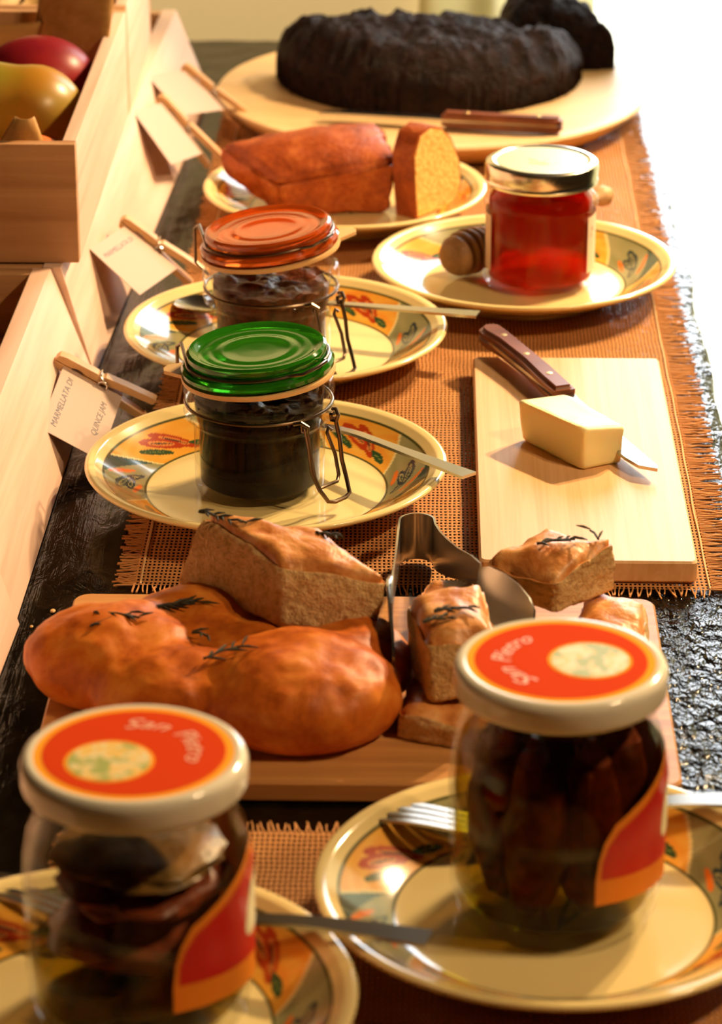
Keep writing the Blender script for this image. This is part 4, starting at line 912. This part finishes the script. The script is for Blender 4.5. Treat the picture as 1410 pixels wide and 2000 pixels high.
# ================================================================== focaccia
def blob(lobes, voxel=.35, zc=0.0, amp=.12, seed=0, smooth=8):
    """several rounded lobes melted into one body"""
    bm = bmesh.new()
    for cx, cy, cz, rx, ry, rz_ in lobes:
        Mx = Matrix.Translation((cx, cy, cz)) @ Matrix.Diagonal((rx, ry, rz_, 1)); bmesh.ops.create_icosphere(bm, subdivisions=4, radius=1, matrix=Mx)
    for v in bm.verts: v.co.z = max(v.co.z, zc)
    me = bpy.data.meshes.new('tmp'); bm.to_mesh(me); bm.free(); ob = bpy.data.objects.new('tmp', me); C.objects.link(ob)
    m1 = ob.modifiers.new('r', 'REMESH'); m1.mode = 'VOXEL'; m1.voxel_size = voxel; m2 = ob.modifiers.new('s', 'SMOOTH'); m2.iterations = smooth; m2.factor = .5
    dg = bpy.context.evaluated_depsgraph_get(); e = bpy.data.meshes.new_from_object(ob.evaluated_get(dg)); bpy.data.objects.remove(ob); bpy.data.meshes.remove(me)
    b = MB(); vs_ = []
    for v in e.vertices:
        p = v.co; q = amp*N3(p.x*.45, p.y*.45, p.z*.45, seed=seed)+amp*.35*N3(p.x*1.4, p.y*1.4, p.z*1.4, seed=seed+1); s_ = min(1, max(0, (p.z-zc)/1.2)); vs_.append(p+v.normal*q*s_)
    b.add(vs_, [tuple(f.vertices) for f in e.polygons]); bpy.data.meshes.remove(e); return b
def sprig(parent, p, L, az, n, seed, lift=.05, nl=1.0):
    """rosemary: a thin stem with narrow leaves, pressed into the crust"""
    rn = random.Random(seed); b = MB(); P_ = Vector(p); d = Vector((math.cos(az), math.sin(az), lift)); b.tube([P_-d*L/2, P_+Vector((0, 0, .12)), P_+d*L/2], .07, 5)
    for k in range(n):
        q = P_+d*L*(k/max(1, n-1)-.5)+Vector((0, 0, .08)); a = az+rn.choice((-1, 1))*rn.uniform(.35, .9); e = q+Vector((math.cos(a), math.sin(a), rn.uniform(-.1, .15)))*nl*rn.uniform(.55, .95)
        b.tube([q, (q+e)/2+Vector((0, 0, .05)), e], .085, 5, taper=[.5, 1, .3])
    return b.build('rosemary_sprig', 'rosemary', parent)
FO = (-11.5, 153.5, ZD)
lob = [(-16.8, 154.9, 1.9, 5.2, 4.4, 2.9), (-13.3, 151.0, 1.6, 4.6, 3.3, 2.5), (-6.6, 150.6, 1.9, 5.6, 4.9, 3.1), (-3.7, 154.6, 1.8, 3.3, 3.6, 2.5), (-12.4, 158.6, 1.7, 4.8, 4.2, 2.6), (-9.5, 154.6, 1.7, 5.2, 4.8, 2.0), (-6.5, 158.0, 1.6, 4.5, 3.0, 2.0)]
b = blob([(x-FO[0], y-FO[1], z, a, c, e) for x, y, z, a, c, e in lob], .3, 0, .28, 4, 10)
r = thing('focaccia_loaf', 'large round golden focaccia with deep dimples at the left of the brown board', 'bread', FO)
b.build('loaf_body', 'crust', r, angle=180)
sprig(r, (-5.2, .9, 4.65), 2.6, D(-15), 4, 1, .02); sprig(r, (-5.5, .4, 4.6), 2.6, D(38), 3, 2, .02)
sprig(r, (.9, -3.9, 4.75), 2.4, D(35), 8, 3, .05, 1.3); sprig(r, (-2.6, 3.4, 4.1), 3.0, D(12), 12, 4, .02, 1.5); sprig(r, (-.6, -.2, 4.05), 1.0, D(-30), 3, 5)
def piece(name, c8, label, seed, dome=.35, sprigs=(), n=18, rim=.6):
    o_ = [sum(p[k] for p in c8[:4])/4 for k in (0, 1)]+[min(p[2] for p in c8[:4])]
    r = thing(name, label, 'bread', o_); th_ = (sum(p[2] for p in c8[4:])-sum(p[2] for p in c8[:4]))/4; b = at(block(c8, n, .13, dome, .8, seed, 1, .12, .3, rim, min(.6, .17*th_)), o_); b.build('crumb_block', ['crumb', 'pale_crust'], r, angle=70)
    for k, (p, L, az, nn) in enumerate(sprigs): sprig(r, (p[0]-o_[0], p[1]-o_[1], p[2]-o_[2]), L, D(az), nn, seed*10+k)
    return r
zs = ZD+3.55
piece('focaccia_slice', [(-7.9, 155.2, zs), (-2.3, 155.4, zs), (-8.2, 161.6, zs), (-14.1, 161.4, zs-.1), (-7.9, 155.7, zs+4.2), (-1.7, 155.9, zs+2.9), (-5.6, 160.3, zs+4.0), (-12.7, 162.4, zs+4.3)],
      'thick focaccia wedge lying on top of the round focaccia', 3, .3, (((-12.0, 161.4, zs+4.1), 1.8, -40, 8), ((-5.4, 159.0, zs+4.0), 1.4, -30, 9), ((-10.4, 160.2, zs+4.25), 1.2, -25, 3)), 26)
zt0 = ZD+1.95
piece('focaccia_cube', [(-1.35, 148.9, ZD), (4.4, 146.9, ZD), (5.4, 153.4, ZD), (-.6, 154.9, ZD), (-1.3, 149.0, ZD+1.75), (4.4, 147.1, ZD+1.8), (5.4, 153.4, ZD+1.85), (-.6, 154.8, ZD+1.8)], 'low focaccia piece under the cube held by the tongs', 5, .1)
piece('focaccia_cube', [(.35, 149.3, zt0), (4.1, 149.9, zt0), (3.5, 155.9, zt0), (-.9, 154.6, zt0), (.2, 149.4, zt0+3.9), (3.9, 149.9, zt0+4.0), (3.3, 156.2, zt0+4.3), (-1.0, 155.2, zt0+3.9)], 'tall focaccia cube between the jaws of the steel tongs', 6, .35, (((1.5, 151.6, zt0+4.5), 1.9, 12, 8), ((.6, 150.6, zt0+4.3), 1.3, 15, 5)))
piece('focaccia_cube', [(-.9, 159.2, ZD), (5.4, 158.2, ZD), (6.4, 164.6, ZD), (0.2, 165.2, ZD), (-.8, 159.3, ZD+2.5), (5.2, 158.4, ZD+2.5), (6.3, 164.4, ZD+2.7), (.2, 165.0, ZD+2.5)], 'focaccia piece half hidden behind the tongs and the tall cube', 7, .3)
piece('focaccia_cube', [(8.3, 158.0, ZD), (12.4, 156.0, ZD), (12.9, 161.5, ZD), (9.4, 163.2, ZD), (8.2, 158.1, ZD+2.5), (12.2, 156.2, ZD+2.4), (12.7, 161.6, ZD+2.7), (9.3, 163.2, ZD+2.6)], 'small focaccia piece at the right back of the brown board, under a bigger cube', 8, .3)
zb2 = ZD+2.95
piece('focaccia_cube', [(3.5, 161.0, zb2), (7.5, 158.7, zb2), (11.0, 162.1, zb2), (6.9, 164.6, zb2), (3.45, 160.8, zb2+2.5), (7.4, 158.5, zb2+2.5), (10.8, 162.0, zb2+3.2), (7.0, 164.8, zb2+3.1)], 'focaccia cube with rosemary on the pile in front of the bamboo board', 9, .3, (((7.4, 161.0, zb2+3.45), 2.2, 12, 9), ((9.6, 162.0, zb2+3.45), 1.2, 110, 2)), 22, 1.0)

# ================================================================== tongs
r = thing('serving_tongs', 'steel serving tongs standing on edge round the tall focaccia cube', 'tongs', (-.4, 174.0, 0))
pts = []; wv = []
def tg(x, y, z, hw): pts.append((x+.4, y-174.0, z)); wv.append(Vector((0, .12, 1)).normalized()*hw)
ctrl = [(-1.75, 156.0, 5.2, .75), (-1.75, 158.0, 5.2, .95), (-1.72, 161.0, 4.75, .9), (-1.66, 165.0, 3.7, .95), (-1.6, 169.0, 2.7, 1.1), (-1.55, 172.0, 2.05, 1.3), (-1.5, 173.6, 1.85, 1.42)]
for a in np.linspace(170, 10, 12): ctrl.append((-.42+1.06*math.cos(D(a)), 174.0+1.05*math.sin(D(a)), 1.85, 1.45))
ctrl += [(.68, 173.4, 1.9, 1.42), (.95, 171.5, 2.35, 1.3), (1.4, 169.0, 3.05, 1.15), (2.0, 166.0, 4.0, .95), (2.75, 163.0, 5.0, .8), (3.2, 160.9, 5.5, .75)]
for q in ctrl: tg(*q)
b = MB(); b.ribbon(pts, wv, .13); b.build('spring_band', 'steel', r, angle=60)
def paddle(path, mt='steel'):
    ps = []; ws = []
    for x, y, z, hw, tl in path: ps.append((x+.4, y-174.0, z)); ws.append(Vector((tl, 0, 1)).normalized()*hw)
    b = MB(); b.ribbon(ps, ws, .14); return b.build('paddle', mt, r, angle=70)
paddle([(-1.72, 160.6, 4.85, .5, 0), (-1.80, 159.4, 5.0, 1.2, -.05), (-1.85, 157.8, 5.0, 1.65, -.08), (-1.80, 156.0, 4.9, 1.85, -.08), (-1.72, 154.2, 4.7, 1.75, -.05), (-1.62, 152.6, 4.5, 1.3, 0), (-1.58, 151.8, 4.4, .6, 0)])
paddle([(3.12, 161.1, 5.45, .5, .1), (3.4, 160.2, 5.45, 1.0, .35), (3.95, 159.0, 5.35, 1.3, .5), (4.6, 157.7, 5.2, 1.4, .55), (5.2, 156.5, 5.05, 1.3, .55), (5.65, 155.6, 4.95, 1.0, .5), (5.85, 155.2, 4.9, .5, .5)])
# crumbs on the bare wood
for x, y, s_ in ((-21.9, 167.6, .16), (-22.9, 165.4, .10)):
    o = ball(lambda a, b_, c: (a*s_, b_*s_*1.4, c*s_*.6)).build('bread_crumb', 'crumb', None, (x, y, .02)); tag(o, 'single pale crumb on the dark wood beside the box' if s_ > .12 else 'tiny crumb on the dark wood nearest the box', 'crumb')
